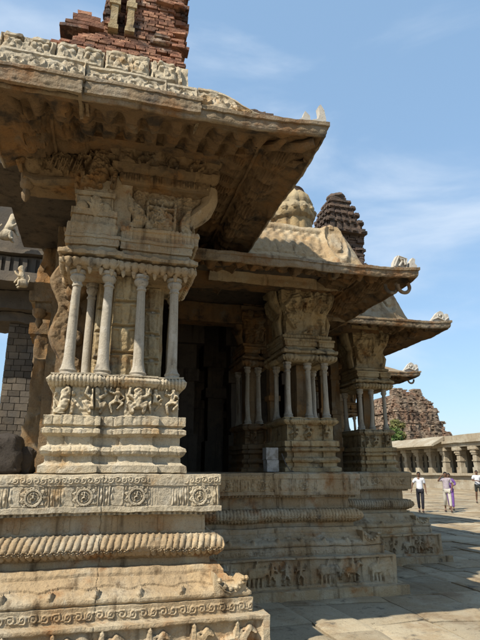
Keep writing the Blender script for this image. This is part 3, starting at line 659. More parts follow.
# ------------------------------------------------------------------ eaves
def eave(xl, xr, yf, yb, z, th=.13, wid=.92, corner_lift=.06, detail=.02, rise=.30, mt=EAVE, left_return=None, top_rise=.34):
    """edge line at Y=yf / X=xr, top of the edge at height z; wall line is wid inside"""
    m = MB()
    path = [(xl, yf + wid), (xr - wid, yf + wid), (xr - wid, yb)]
    dseg = [detail, detail * 1.4]
    if left_return is not None:
        path = [(xl + wid, left_return)] + [(xl + wid, yf + wid)] + path[1:]; dseg = [detail * 2] + dseg
    def ribs(U, V, H, Z):
        q = ((U / .215) % 1) - .5; c = np.floor(U / .215)
        v = V / H
        lump = ss(.34 - np.abs(q), 0, .07) * (.07 * ss(v, .10, .16) * (1 - ss(v, .40, .46)) + .10 * ss(v, .52, .57) * (1 - ss(v, .76, .86)) * (.7 + .3 * np.cos(c * 2.1))) + .03 * (np.abs(v - .49) < .02) + .035 * ss(.2 - np.abs(q), 0, .05) * (np.abs(v - .66) < .06)
        wob = .03 * vnoise(np.stack([U * 9, V * 9, c * .7], -1), 8)
        return lump + wob
    def lift(Q):
        d = np.hypot(Q[..., 0] - xr, Q[..., 1] - yf); return corner_lift * np.clip(1 - d / .8, 0, 1) ** 2
    zb = z - th
    sweep(m, path, [([(wid - .05, zb), (wid - .045, zb - .012), (wid - .03, zb - .01)], .01, None),
                    ([(wid - .03, zb - .01), (wid - .015, zb + .02)], .01, m_dent(.03, .008)),
                    ([(wid - .015, zb + .02), (wid - .012, zb + th * .62)], .009, m_mix(m_none(.003), m_dent(.024, .006))), ([(wid - .012, zb + th * .62), (wid + .008, zb + th * .66), (wid + .008, zb + th * .95), (wid - .004, zb + th), (wid - .08, zb + th + .004)], .012, m_none(.002)),
                    ([(wid - .08, zb + th + .004), (wid * .75, z + top_rise * .14), (wid * .5, z + top_rise * .38), (wid * .25, z + top_rise * .7), (0, z + top_rise), (-.2, z + top_rise + .02)], detail * 1.5, m_none(.01))],
          dseg=dseg, lift=lift, amp=1.4)
    E_ = m.build('eave', mt, hall)
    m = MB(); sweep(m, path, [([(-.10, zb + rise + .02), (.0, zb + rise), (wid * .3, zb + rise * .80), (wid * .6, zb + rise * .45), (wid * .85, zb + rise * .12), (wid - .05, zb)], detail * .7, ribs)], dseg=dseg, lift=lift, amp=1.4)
    m.build('soffit', SHADETONE, E_)
    return E_
E1 = eave(-1.22, 2.02, 4.08, 9.0, 5.0, wid=.95, detail=.017, top_rise=.30, th=.14, left_return=5.45)  # left end shortened just out of view so sunlight reaches the near pier
E2 = eave(.6, 4.58, 6.48, 12.0, 4.63, wid=.98, detail=.02, th=.14, rise=.36, top_rise=.42)
E3 = eave(3.0, 6.93, 8.88, 17.0, 4.63, wid=.98, detail=.03, th=.14, rise=.36, top_rise=.40)
E4 = eave(5.5, 9.64, 14.07, 23.0, 4.63, wid=.98, detail=.05, th=.14, rise=.36, top_rise=.40)
# joints: raised edge course on the near eave in three stones
m = MB()
for x0, x1, dy, z0, z1 in [(-1.16, -.345, -.045, 4.885, 5.045), (-.325, .72, -.02, 4.92, 5.06)]:
    sweep(m, [(x0, 4.4), (x0, 4.08 + dy), (x1, 4.08 + dy), (x1, 4.4)], [([(-.03, z0 - .03), (0, z0 - .025), (0, z0)], .01, None), ([(0, z0), (.004, z0 + .03), (0, z0 + .05), (0, z1 - .05)], .009, m_mix(m_dent(.014, .003), m_none(.004))), ([(0, z1 - .05), (.012, z1 - .045), (.012, z1 - .015), (0, z1), (-.2, z1 + .004)], .012, None)], ds=.012)
m.build('edge_course', EAVE, E1)
# roof slabs / ceilings (butted to each other, thick)
m = MB(); m.rock(-.1, 1.12, 5.0, 9.0, 5.22, 5.40, res=.15); m.rock(-3.2, -1.3, 5.62, 6.7, 5.0, 5.28, res=.1); m.rock(-1.3, 1.0, 5.62, 8.0, 5.0, 5.28, res=.1)
m.rock(-.4, 3.68, 7.42, 12, 4.90, 5.05, res=.2); m.rock(-.42, 6.0, 9.9, 21.3, 4.87, 5.06, res=.4); m.rock(5.9, 8.7, 15.0, 21.3, 4.86, 5.04, res=.4)
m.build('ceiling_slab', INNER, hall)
m = MB()
m.rock(-.95, 1.14, 5.02, 5.34, 5.12, 5.46, res=.04, amp=1.5)
m.rock(.80, 1.12, 5.34, 9.0, 4.86, 5.24, res=.06, amp=1.5)
m.rock(-.40, -.10, 6.0, 8.3, 4.70, 5.02, res=.08, amp=1.5)
m.rock(1.1, 3.66, 7.98, 8.34, 4.72, 4.98, res=.06, amp=1.5); m.rock(3.3, 3.64, 8.34, 12, 4.66, 4.96, res=.08); m.rock(3.7, 6.0, 10.2, 10.6, 4.66, 4.92, res=.08); m.rock(5.7, 6.02, 10.6, 15.4, 4.64, 4.90, res=.1)
m.rock(1.2, 3.3, 9.6, 9.95, 4.5, 4.88, res=.1)
m.build('beam', SHADETONE, hall)

# ------------------------------------------------------------------ things above the eaves
def panel(x0, x1, yb, zb, yt, zt, mod, mt, parent, taper=0, name='parapet_panel', ds=.012, th=.12, cap=True):
    """leaning carved panel; taper>0 slopes the right end down over that length"""
    nu = int((x1 - x0) / ds) + 2; nv = int(math.hypot(yt - yb, zt - zb) / ds) + 3
    u = np.linspace(x0, x1, nu); v = np.linspace(0, 1, nv)
    U, V = np.meshgrid(u, v, indexing='ij')
    k = np.ones_like(U)
    if taper: k = 1 - .93 * ss(U, x1 - taper, x1 + .02) 
    H = math.hypot(yt - yb, zt - zb)
    Y = yb + (yt - yb) * V * k; Zz = zb + (zt - zb) * V * k
    e = np.minimum(np.minimum(V * H, (1 - V) * H), np.minimum(U - x0, x1 - U))
    D = mod(U, V * H, H, Zz) * ss(e, 0, .02)
    Q = np.stack([U, Y - D, Zz + D * .25], -1)
    m = MB(); m.grid(wear(Q, 1))
    top = np.stack([U[:, -1:] + 0 * np.linspace(0, 1, 4), Y[:, -1:] + np.linspace(0, th, 4), Zz[:, -1:] + .01 + 0 * np.linspace(0, 1, 4)], -1); top[:, 0] = Q[:, -1]
    m.grid(wear(top, 1))
    lf = np.stack([x0 + 0 * v[:, None] * np.ones(3), Y[0][:, None] + np.linspace(0, th, 3), Zz[0][:, None] + 0 * np.ones(3)], -1); m.grid(wear(lf, 1), flip=True)
    rt = np.stack([x1 + 0 * v[:, None] * np.ones(3), Y[-1][:, None] + np.linspace(0, th, 3), Zz[-1][:, None] + 0 * np.ones(3)], -1); m.grid(wear(rt, 1))
    bk = np.stack([U, Y + th, Zz], -1); m.grid(bk, flip=True)
    return m.build(name, mt, parent)
carv = m_frame(m_scroll(.15, .025), 0, .035, .02)
def bigcarv(U, V, H, Z): 
    v2 = V - H * .5
    c = np.floor(U / .17); x = (U / .17 - c - .5) * .17; sg = 1 - 2 * (c % 2); r = np.hypot(x, v2 + sg * .01) / .07; an = np.arctan2(v2 * sg, x)
    h = (.5 + .5 * np.cos(2 * PI * r * 1.2 + an)) * (r < 1.1) + .5 * vnoise(np.stack([U * 30, V * 30, U * 0], -1), 3) * (r >= .95)
    return .026 * h
carv = m_frame(bigcarv, 0, .035, .018)
panel(-1.08, -.345, 4.12, 5.04, 4.24, 5.38, carv, PALE, E1)
panel(-.325, .40, 4.16, 5.05, 4.26, 5.36, carv, PALE, E1)
panel(.41, .70, 4.16, 5.05, 4.26, 5.33, carv, PALE, E1)
panel(.71, 1.38, 4.15, 5.03, 4.25, 5.33, carv, PALE, E1, taper=.52)
# row of busts / monster faces at the back of the near eave
faces = []
for i, x in enumerate(np.arange(-1.05, .62, .245)):
    faces += place([(0, .4, 0, .5, .38, .36, .8), (-.17, .62, -.17, .64, .12, .12, 1.2), (.17, .62, .17, .64, .12, .12, 1.2), (0, .5, 0, .36, .09, .12, 1.35), (-.25, .2, .25, .2, .09, .09, 1.1), (-.4, .8, -.5, .2, .1, .06, .9), (.4, .8, .5, .2, .1, .06, .9), (-.2, .9, .2, .9, .1, .1, .9)], x, 5.46, .30, 1)
mf = lambda U, V, H, Z: .05 * caps_height(U, Z, faces) + .012 * vnoise(np.stack([U * 25, Z * 25, U * 0], -1), 3)
x = -1.18
for w in (.52, .47, .45, .40):
    zt = 5.79 + rng.uniform(-.03, .03)
    panel(x, x + w - .012, 4.46, 5.30, 4.52, zt, mf, PALE, E1, name='carved_face_block', th=.3); x += w
# ruined brickwork
def bricks(mb, x0, x1, y0, y1, z0, z1, h=.055, L=.19, jit=.012, over=.02, gapchance=.02, skew=None):
    z = z0; row = 0
    while z < z1 - .01:
        o = rng.uniform(-over, over)
        for side in range(4):
            if side in (0, 2): a0, a1 = x0 - o, x1 + o
            else: a0, a1 = y0 - o, y1 + o
            a = a0 - (L / 2 if row % 2 else 0)
            while a < a1:
                b = min(a + L * rng.uniform(.8, 1.15), a1); aa = max(a, a0)
                if b - aa > .03 and rng.random() > gapchance:
                    t = rng.uniform(0, jit * 1.6); g = .006
                    zz0, zz1 = z + g, z + h - g * .2
                    if side == 0: mb.box(aa + g, b - g, y0 - o - t, y0 - o + .13, zz0, zz1, jit * .35)
                    elif side == 2: mb.box(aa + g, b - g, y1 + o - .13, y1 + o + t, zz0, zz1, jit * .35)
                    elif side == 1: mb.box(x1 + o - .13, x1 + o + t, aa + g, b - g, zz0, zz1, jit * .35)
                    else: mb.box(x0 - o - t, x0 - o + .13, aa + g, b - g, zz0, zz1, jit * .35)
                a = b
        mb.box(x0 + .03, x1 - .03, y0 + .03, y1 - .03, z, z + h)
        z += h; row += 1
m = MB()
bricks(m, -1.2, .60, 4.95, 7.0, 5.3, 5.80, jit=.03, over=.03)
bricks(m, -.70, .62, 4.86, 6.8, 5.80, 6.05, h=.036, L=.13, jit=.010, over=.012)
for i in range(10):   # slumping courses on the left, rising to the tower
    bricks(m, -.76 + i * .05 + rng.uniform(-.03, .03), .66 - i * .012, 4.84 + i * .011, 6.6, 6.05 + i * .036, 6.084 + i * .036, h=.036, jit=.010, over=.02, L=.13)
for (a, b, z) in [(-.66, -.25, 6.42), (-.72, -.40, 6.36), (-.58, -.28, 6.47), (-.60, -.30, 6.52), (-.55, -.40, 6.57)]: m.rock(a, b, 4.9, 5.4, z, z + .045, res=.06, amp=2.5)
bricks(m, -.02, .52, 4.94, 5.8, 6.42, 8.2, h=.042, L=.13, jit=.009, over=.008)
bricks(m, -.14, .0, 5.12, 5.8, 6.42, 8.2, h=.042, L=.1, jit=.014, over=.006)
bricks(m, -.26, -.12, 5.02, 5.8, 6.42, 8.2, jit=.018, over=.01, L=.12)
for (z, o) in [(6.36, .10), (6.95, .06)]: bricks(m, .30, .56 + o, 4.90, 5.9, z, z + .10, h=.04, jit=.02, over=.02)
bricks(m, .50, .64, 5.0, 5.8, 6.60, 8.2, jit=.03, over=.04)
SH = m.build('brick_shrine', BRICK, hall, smooth=False)
for x in (-.16, .02):
    m = MB(); m.rock(x - .035, x + .04, 4.885, 4.98, 6.46, 6.80, res=.02); m.rock(x - .055, x + .06, 4.87, 4.98, 6.78, 6.85, res=.02); m.rock(x - .05, x + .055, 4.875, 4.98, 6.44, 6.50, res=.02); m.rock(x - .035, x + .04, 4.885, 4.98, 6.85, 8.1, res=.04)
    m.build('plaster_pilaster', PIERST, SH)
# rubble and tall corner horns on the near eave
m = MB()
for i in range(22):
    x = rng.uniform(1.36, 1.72); z = 5.36 + .17 * rng.random() * (1 - abs(x - 1.54) * 3); y = rng.uniform(4.6, 4.95); s_ = rng.uniform(.03, .07)
    m.rock(x - s_ * 1.5, x + s_ * 1.5, y - s_, y + s_, z - s_ * .5, z + s_ * .5, res=.03, amp=3, rnd=.4)
m.rock(1.25, 1.85, 4.7, 5.1, 5.2, 5.38, res=.06, amp=2)
m.build('brick_rubble', BRICKD, hall)
def fin(pts, y, th, parent, mt=PALE): m = MB(); m.prism(pts, y, y + th, .6); return m
m = MB()
m.prism([(1.86, 5.02), (1.99, 5.02), (2.02, 5.12), (2.0, 5.24), (1.965, 5.30), (1.94, 5.27), (1.95, 5.19), (1.93, 5.12), (1.87, 5.10)], 4.14, 4.21, .4)
m.prism([(1.72, 5.03), (1.86, 5.05), (1.85, 5.15), (1.80, 5.20), (1.77, 5.12), (1.72, 5.08)], 4.16, 4.23, .4)
m.build('corner_finial', LIME, E1)
# carved brackets at the underside corner of the near eave
m = MB()
m.tube([(1.90, 4.18, 4.87), (1.80, 4.26, 4.85), (1.68, 4.38, 4.92), (1.5, 4.5, 5.0), (1.35, 4.66, 5.12)], [.045, .055, .05, .06, .06], 8, 2)
m.tube([(1.92, 4.5, 4.88), (1.84, 4.62, 4.89), (1.7, 4.72, 4.97), (1.55, 4.75, 5.04)], [.03, .05, .05, .05], 8, 2)
m.tube([(1.6, 4.2, 4.88), (1.55, 4.35, 4.88), (1.50, 4.50, 4.96)], [.03, .045, .05], 8, 2)
m.build('corner_bracket', SHADETONE, E1)
def scroll_fin(x, y, z, s, parent, tilt=0):
    m = MB(); base = [(x - .36 * s, z), (x + .0 * s, z), (x + .045 * s, z + .06 * s), (x + .02 * s, z + .19 * s), (x - .03 * s, z + .20 * s), (x - .045 * s, z + .12 * s), (x - .09 * s, z + .22 * s), (x - .15 * s, z + .24 * s), (x - .22 * s, z + .20 * s), (x - .36 * s, z + .04 * s)]
    m.prism(base, y + .03, y + .11, .8)
    m.tube([(x - .15 * s + .075 * s * (1 - t / 9.5) * math.cos(t + 2.5), y + .02, z + .13 * s + .075 * s * (1 - t / 9.5) * math.sin(t + 2.5)) for t in np.linspace(0, 7, 20)], .016 * s, 6, .8)
    m.tube([(x - .34 * s, y + .02, z + .05 * s), (x - .22 * s, y + .01, z + .10 * s), (x - .08 * s, y + .01, z + .05 * s), (x + .02 * s, y + .02, z + .12 * s)], [.01 * s, .018 * s, .018 * s, .012 * s], 6, .8)
    return m.build('corner_finial', LIME, parent)
# double-horned finial on the second eave
m = MB(); z = 4.66
m.prism([(4.18, z), (4.42, z - .0), (4.44, z + .17), (4.40, z + .20), (4.27, z + .22), (4.21, z + .12)], 6.57, 6.65, .8)
m.tube([(4.20, 6.55, z + .03), (4.28, 6.55, z + .20), (4.42, 6.55, z + .17), (4.40, 6.55, z + .03)], .013, 6, .8)
m.tube([(4.28, 6.55, z + .04), (4.33, 6.54, z + .12), (4.29, 6.54, z + .16), (4.36, 6.54, z + .15), (4.38, 6.54, z + .07)], .018, 7, .8)
m.prism([(4.46, z), (4.58, z), (4.60, z + .08), (4.56, z + .12), (4.575, z + .19), (4.53, z + .21), (4.48, z + .14)], 6.55, 6.63, .5)
m.prism([(4.47, z), (4.57, z), (4.56, z + .16), (4.50, z + .19)], 6.75, 6.83, .5)
m.build('corner_finial', LIME, E2)
# stone chain rings under the second tip
m = MB()
for cx, cy, r_ in ((4.22, 6.72, .10), (4.40, 6.66, .10)):
    m.tube([(cx + r_ * math.cos(t), cy, 4.42 + r_ * .95 * math.sin(t)) for t in np.linspace(PI * .9, 2.25 * PI, 18)], .028, 8, .5)
m.build('stone_ring', EAVE, E2)
scroll_fin(6.90, 8.94, 4.64, 1.1, E3); scroll_fin(9.58, 14.15, 4.64, 1.35, E4)
m = MB(); m.tube([(9.4 + .1 * math.cos(t), 14.3, 4.42 + .1 * math.sin(t)) for t in np.linspace(PI, 2.1 * PI, 12)], .03, 6); m.build('stone_ring', EAVE, E4)
# mound parapets over the second, third eave
def mound(x0, x1, xe, y0, z0, zt, parent, mt=STONE, ys=.55):
    """plaster hump: long barrel ending on the right with a slope; carved band on front"""
    nu, nv = 150, 46
    U = np.linspace(x0, xe, nu)[:, None] * np.ones(nv); T = np.linspace(0, 1, nv)[None, :] * np.ones((nu, 1))
    k = 1 - ss(U, x1, xe) * .97; k = k ** .9
    Y = y0 + ys * T; Zp = z0 + (zt - z0) * k * np.clip(T * 1.22, 0, 1) ** .85 - .05 * np.clip(T - .82, 0, 1)
    cx = x1 - .05
    D = .026 * (np.abs(T - .45) < .24) * (.5 + .5 * np.sin(U * 42 + 2 * np.sin(T * 14)) * np.sin(T * 26)) * ss(x1 - .25 - U, 0, .1) - .02 * (np.abs(T - .45) < .27) * ss(x1 - .22 - U, 0, .03)
    r = np.hypot((U - cx) / .22, (T - .5) / .45); D = D + .045 * np.exp(-((r - .85) / .15) ** 2) + .03 * (r < .45) + .012 * (np.abs(T - .1) < .04) + .012 * (np.abs(T - .8) < .05)
    Q = np.stack([U, Y - D, Zp + D * .7], -1); m = MB(); m.grid(wear(Q, 1.6))
    Q2 = Q.copy(); Q2[..., 1] = 2 * (y0 + ys) - Q2[..., 1] + .0; m.grid(wear(Q2, 1.6), flip=True)
    cxk = cx; m.ellip((cxk, y0 + ys * .95, zt + .01), (.10, .12, .08), 10, 2)
    return m.build('parapet_mound', mt, parent)
mound(1.6, 3.62, 4.36, 7.02, 4.72, 5.61, E2, ys=.45); mound(4.4, 5.95, 6.62, 9.42, 4.70, 5.66, E3, ys=.42)
m = MB(); m.rock(1.0, 3.3, 7.9, 9.5, 5.0, 5.3, res=.1); m.rock(3.9, 6.0, 10.2, 12, 5.0, 5.3, res=.15); m.rock(-1.0, 3.0, 9.2, 20, 5.06, 5.25, res=.4); m.build('roof_terrace', DARKST, hall)
# fluted dome and stepped brick spire on the roof
m = MB(); dx, dy = 3.35, 8.6
m.lathe(dx, dy, [(.36, 5.2), (.36, 6.28), (.42, 6.33), (.44, 6.42), (.43, 6.52), (.38, 6.60), (.40, 6.66), (.36, 6.78), (.28, 6.88), (.22, 6.92), (.24, 6.96), (.16, 7.0), (.08, 7.05), (.1, 7.08), (.02, 7.14)], 40, wearamp=2.2, lobes=14, lobamp=.10)
for k in range(14): 
    a = 2 * PI * k / 14; m.ellip((dx + .42 * math.cos(a), dy + .42 * math.sin(a), 6.46), (.07, .07, .07), 8, 1.5)
D = m.build('fluted_dome', PIERST, hall)
m = MB(); m.lathe(dx, dy, [(.30, 6.80), (.31, 6.88), (.25, 6.93), (.27, 6.97), (.18, 7.02), (.10, 7.07), (.02, 7.12)], 20, wearamp=2.5); m.build('dark_cap', BRICKD, D)
m = MB(); sx_, sy_ = 4.60, 9.2
bricks(m, sx_ - .42, sx_ + .42, sy_ - .3, sy_ + .5, 5.2, 6.40, jit=.03, over=.02)
tiers = [(.45, 6.36, 6.42), (.37, 6.42, 6.58), (.41, 6.58, 6.64), (.31, 6.64, 6.78), (.35, 6.78, 6.84), (.25, 6.84, 6.96), (.29, 6.96, 7.01), (.19, 7.01, 7.12), (.22, 7.12, 7.16), (.14, 7.16, 7.26)]
for h_, z0, z1 in tiers:
    m.rock(sx_ - h_, sx_ + h_, sy_ - h_, sy_ + h_, z0, z1, res=.04, amp=2.5)
    nb = 5
    for j in range(nb):
        q = -h_ + (j + .5) * 2 * h_ / nb
        m.rock(sx_ + q - .045, sx_ + q + .045, sy_ - h_ - .03, sy_ - h_ + .05, z0 + .02, z1 + .03, res=.03, amp=2, rnd=.3); m.rock(sx_ + h_ - .05, sx_ + h_ + .03, sy_ + q - .045, sy_ + q + .045, z0 + .02, z1 + .03, res=.03, amp=2, rnd=.3); m.rock(sx_ - h_ - .03, sx_ - h_ + .05, sy_ + q - .045, sy_ + q + .045, z0 + .02, z1 + .03, res=.03, amp=2, rnd=.3)
m.lathe(sx_, sy_, [(.12, 7.24), (.17, 7.28), (.19, 7.33), (.17, 7.38), (.11, 7.42), (.03, 7.46)], 18, wearamp=3, lobes=9, lobamp=.12)
m.build('brick_spire', BRICKD, hall)

# ------------------------------------------------------------------ loose things on the platform
m = MB(); m.rock(2.56, 2.75, 7.93, 8.12, 1.675, 1.85, res=.03, amp=.5); m.rock(2.55, 2.745, 7.94, 8.13, 1.855, 2.04, res=.03, amp=.5)
tag(m.build('white_block', BOXW), 'two stacked whitish square blocks standing beside the second pier', 'block')
m = MB(); m.tube([(2.80, 7.93, 1.95), (2.86, 7.93, 1.80), (2.93, 7.93, 1.69), (2.99, 7.93, 1.68)], .006, 6)
tag(m.build('cable', CABLE), 'thin cable drooping beside the stacked white blocks', 'cable')
m = MB(); m.rock(-1.25, -.70, 5.5, 5.9, 1.665, 2.02, res=.025, amp=5, rnd=1.0)
tag(m.build('boulder', BLKROCK), 'dark rounded boulder on the platform, cut by the left picture edge', 'boulder', 'dark boulders left of the near pier')
m = MB(); m.rock(-.86, -.60, 5.62, 5.95, 1.665, 1.93, res=.025, amp=5, rnd=1.0)
tag(m.build('boulder', BLKROCK), 'smaller dark boulder between the larger one and the near pier', 'boulder', 'dark boulders left of the near pier')

# ------------------------------------------------------------------ neighbouring pavilion on the left
pav = empty('stone_pavilion', label='shaded neighbouring pavilion with masonry pier and statues on its roof edge, at left', cat='pavilion')
def blockwall(mb, x0, x1, y0, y1, z0, z1, h=.13, L=.22):
    z = z0; r_ = 0
    while z < z1 - .01:
        hh = min(h * rng.uniform(.85, 1.15), z1 - z); a = x0 - (L / 2 if r_ % 2 else 0)
        while a < x1:
            b = min(a + L * rng.uniform(.8, 1.2), x1); aa = max(a, x0)
            if b - aa > .02: mb.rock(aa + .006, b - .006, y0 - rng.uniform(0, .012), y0 + .1, z + .006, z + hh - .004, res=.08, amp=1)
            a = b
        mb.box(x0 + .012, x1 - .012, y0 + .02, y1, z, z + hh); z += hh; r_ += 1
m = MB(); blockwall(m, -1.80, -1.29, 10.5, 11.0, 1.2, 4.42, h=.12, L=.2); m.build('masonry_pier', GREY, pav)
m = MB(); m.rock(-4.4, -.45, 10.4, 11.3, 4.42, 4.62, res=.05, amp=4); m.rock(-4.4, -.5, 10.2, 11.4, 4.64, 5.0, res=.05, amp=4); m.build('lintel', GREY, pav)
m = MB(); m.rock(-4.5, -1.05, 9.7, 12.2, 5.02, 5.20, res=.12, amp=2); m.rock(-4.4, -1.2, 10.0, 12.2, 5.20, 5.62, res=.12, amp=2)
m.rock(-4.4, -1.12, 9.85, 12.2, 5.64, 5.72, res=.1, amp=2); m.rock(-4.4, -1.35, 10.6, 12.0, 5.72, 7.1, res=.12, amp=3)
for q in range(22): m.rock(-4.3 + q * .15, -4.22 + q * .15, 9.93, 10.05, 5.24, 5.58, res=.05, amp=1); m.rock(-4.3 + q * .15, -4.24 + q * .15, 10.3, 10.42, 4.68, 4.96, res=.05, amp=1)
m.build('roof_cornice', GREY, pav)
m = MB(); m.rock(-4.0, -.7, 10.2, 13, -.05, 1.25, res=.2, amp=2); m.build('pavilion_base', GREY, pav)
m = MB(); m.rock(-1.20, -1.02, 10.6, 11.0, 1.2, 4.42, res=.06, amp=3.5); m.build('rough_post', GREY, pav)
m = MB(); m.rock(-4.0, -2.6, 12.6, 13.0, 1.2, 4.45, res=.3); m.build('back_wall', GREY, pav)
m = MB(); m.tube([(-1.3, 9.6, 5.66), (-1.12, 9.55, 5.68), (-1.0, 9.5, 5.70)], [.05, .05, .03], 8, 2); m.build('spout', LIME, pav)

# ------------------------------------------------------------------ ground
def sheet(name, x0, x1, y0, y1, z, mt, n=2, kind='structure'):
    m = MB(); X, Y = np.meshgrid(np.linspace(x0, x1, n), np.linspace(y0, y1, n), indexing='ij'); m.grid(np.stack([X, Y, np.full_like(X, z)], -1))
    return tag(m.build(name, mt), kind=kind)
sheet('ground', -900, 1200, -300, 2200, -.035, EARTH, 12)
m = MB()
xs = [-6.0]
while xs[-1] < 60: xs.append(xs[-1] + rng.uniform(.42, .95) * (1 + max(0, xs[-1] - 10) * .05))
lines = []
for i in range(len(xs)):
    w = [(y, xs[i] + .13 * math.sin(y * .7 + i) + rng.uniform(-.12, .12)) for y in np.arange(0, 75, 2.5)]
    lines.append(w)
def lx(i, y): 
    w = lines[i]; ys = [q[0] for q in w]; return float(np.interp(y, ys, [q[1] for q in w]))
for i in range(len(xs) - 1):
    y = rng.uniform(-1, 0.5)
    sk = rng.uniform(-.15, .15)
    while y < 70:
        L_ = rng.uniform(.5, 1.5) * (1 + max(0, y - 20) * .03); y1_ = y + L_; sk2 = rng.uniform(-.28, .28); g = rng.uniform(.003, .016)
        nu, nv = (12, 14) if (y < 14 and xs[i] < 12) else (3, 3)
        a = np.linspace(0, 1, nu)[:, None]; b = np.linspace(0, 1, nv)[None, :]
        X0 = np.array([lx(i, q) for q in np.linspace(y, y1_, nv)])[None, :] + g; X1 = np.array([lx(i + 1, q) for q in np.linspace(y, y1_, nv)])[None, :] - g
        X = X0 + (X1 - X0) * a; Y0 = y + sk * (a - .5) + g; Y1 = y1_ + sk2 * (a - .5) - g; Y = Y0 + (Y1 - Y0) * b
        e = np.minimum(np.minimum(a, 1 - a) * (xs[i + 1] - xs[i]), np.minimum(b, 1 - b) * L_)
        t1, t2 = rng.uniform(-.006, .006), rng.uniform(-.006, .006)
        Z = .0 + rng.uniform(-.016, .008) + t1 * (a - .5) * 2 + t2 * (b - .5) * 2 + .007 * fbm(np.stack([X, Y, 0 * X], -1), 2.2, 3, 5) - .014 * (e < .012)
        Q = np.stack([X, Y, Z], -1)
        if nu > 3:
            Q[..., 0] += .02 * vnoise(Q * np.array([3.1, 3.1, 0]), 3); Q[..., 1] += .03 * vnoise(Q * np.array([2.1, 2.1, 0]), 6)
        m.grid(Q)
        # edge skirts
        for ed in (Q[0], Q[-1], Q[:, 0], Q[:, -1]):
            lo = ed.copy(); lo[:, 2] = -.05; m.grid(np.stack([ed, lo], 1))
        y = y1_; sk = sk2
tag(m.build('paving', PAVE, ang=60), kind='structure')

# ------------------------------------------------------------------ cloister on the far side of the court
clo = empty('cloister', label='long pillared cloister on a stepped base across the paved court', cat='cloister')
XC = 33.0
m = MB(); m.rock(XC - .0, XC + 6, 20, 64, .0, .42, res=.6, amp=3); m.rock(XC + .25, XC + 6, 20, 64, .42, .62, res=.6, amp=3); m.rock(XC + .45, XC + 6, 20, 64, .62, 1.20, res=.6, amp=3); m.rock(XC + .15, XC + 6, 20, 64, 1.20, 1.42, res=.5, amp=4); m.build('stepped_base', CLOI, clo)
yy = 26.0; ys_ = []
while yy < 63: ys_.append(yy); yy += 2.28
for y in ys_:
    m = MB(); 
    for z0, z1, w in [(1.42, 1.95, .33), (1.95, 2.5, .25), (2.5, 2.62, .31), (2.62, 3.1, .24), (3.1, 3.25, .32)]: m.rock(XC + .7 - w, XC + .7 + w, y - w, y + w, z0, z1, res=.12, amp=2.5)
    p = m.build('cloister_pillar', CLOI, clo)
    m = MB(); m.rock(XC + .30, XC + 1.1, y - .40, y + .40, 3.25, 3.5, res=.12, amp=3, rnd=.4); m.rock(XC + .2, XC + 1.2, y - .62, y + .62, 3.5, 3.82, res=.12, amp=4, rnd=.5); m.build('capital', CLOI, p)
    m = MB(); m.rock(XC + 3.0, XC + 3.5, y - .25, y + .25, 1.42, 4.0, res=.4, amp=2); m.build('rear_pillar', CLOI, clo)
m = MB(); m.rock(XC + 4.6, XC + 5, 20, 64, 1.4, 4.3, res=.8, amp=3); m.build('rear_wall', GREY, clo)
m = MB(); m.rock(XC + .25, XC + 5.2, 20, 64, 3.84, 4.20, res=.5, amp=4); m.rock(XC + .0, XC + 5.2, 20, 64, 4.20, 4.45, res=.5, amp=4); m.rock(XC + .35, XC + 5.2, 20, 64, 4.45, 4.95, res=.4, amp=6, fine=False); m.build('roof', CLOI, clo)
# surviving sloping chajja on the farther half
m = MB()
for y0, y1 in ((45.9, 49.0), (49.05, 52.0), (52.05, 56.0), (56.05, 60.0)):
    P_ = [(XC + .3, 4.92), (XC - 1.15, 4.15), (XC - 1.2, 4.0), (XC - 1.1, 3.98), (XC + .3, 4.55)]
    V = [(a, y0, b) for a, b in P_] + [(a, y1, b) for a, b in P_]; n_ = 5
    m.add(wear(np.array(V), 2), [tuple(range(5)), tuple(range(9, 4, -1))] + [(i, i + 5, (i + 1) % 5 + 5, (i + 1) % 5) for i in range(5)])
m.build('sloping_eave', CLOI, clo, smooth=False)

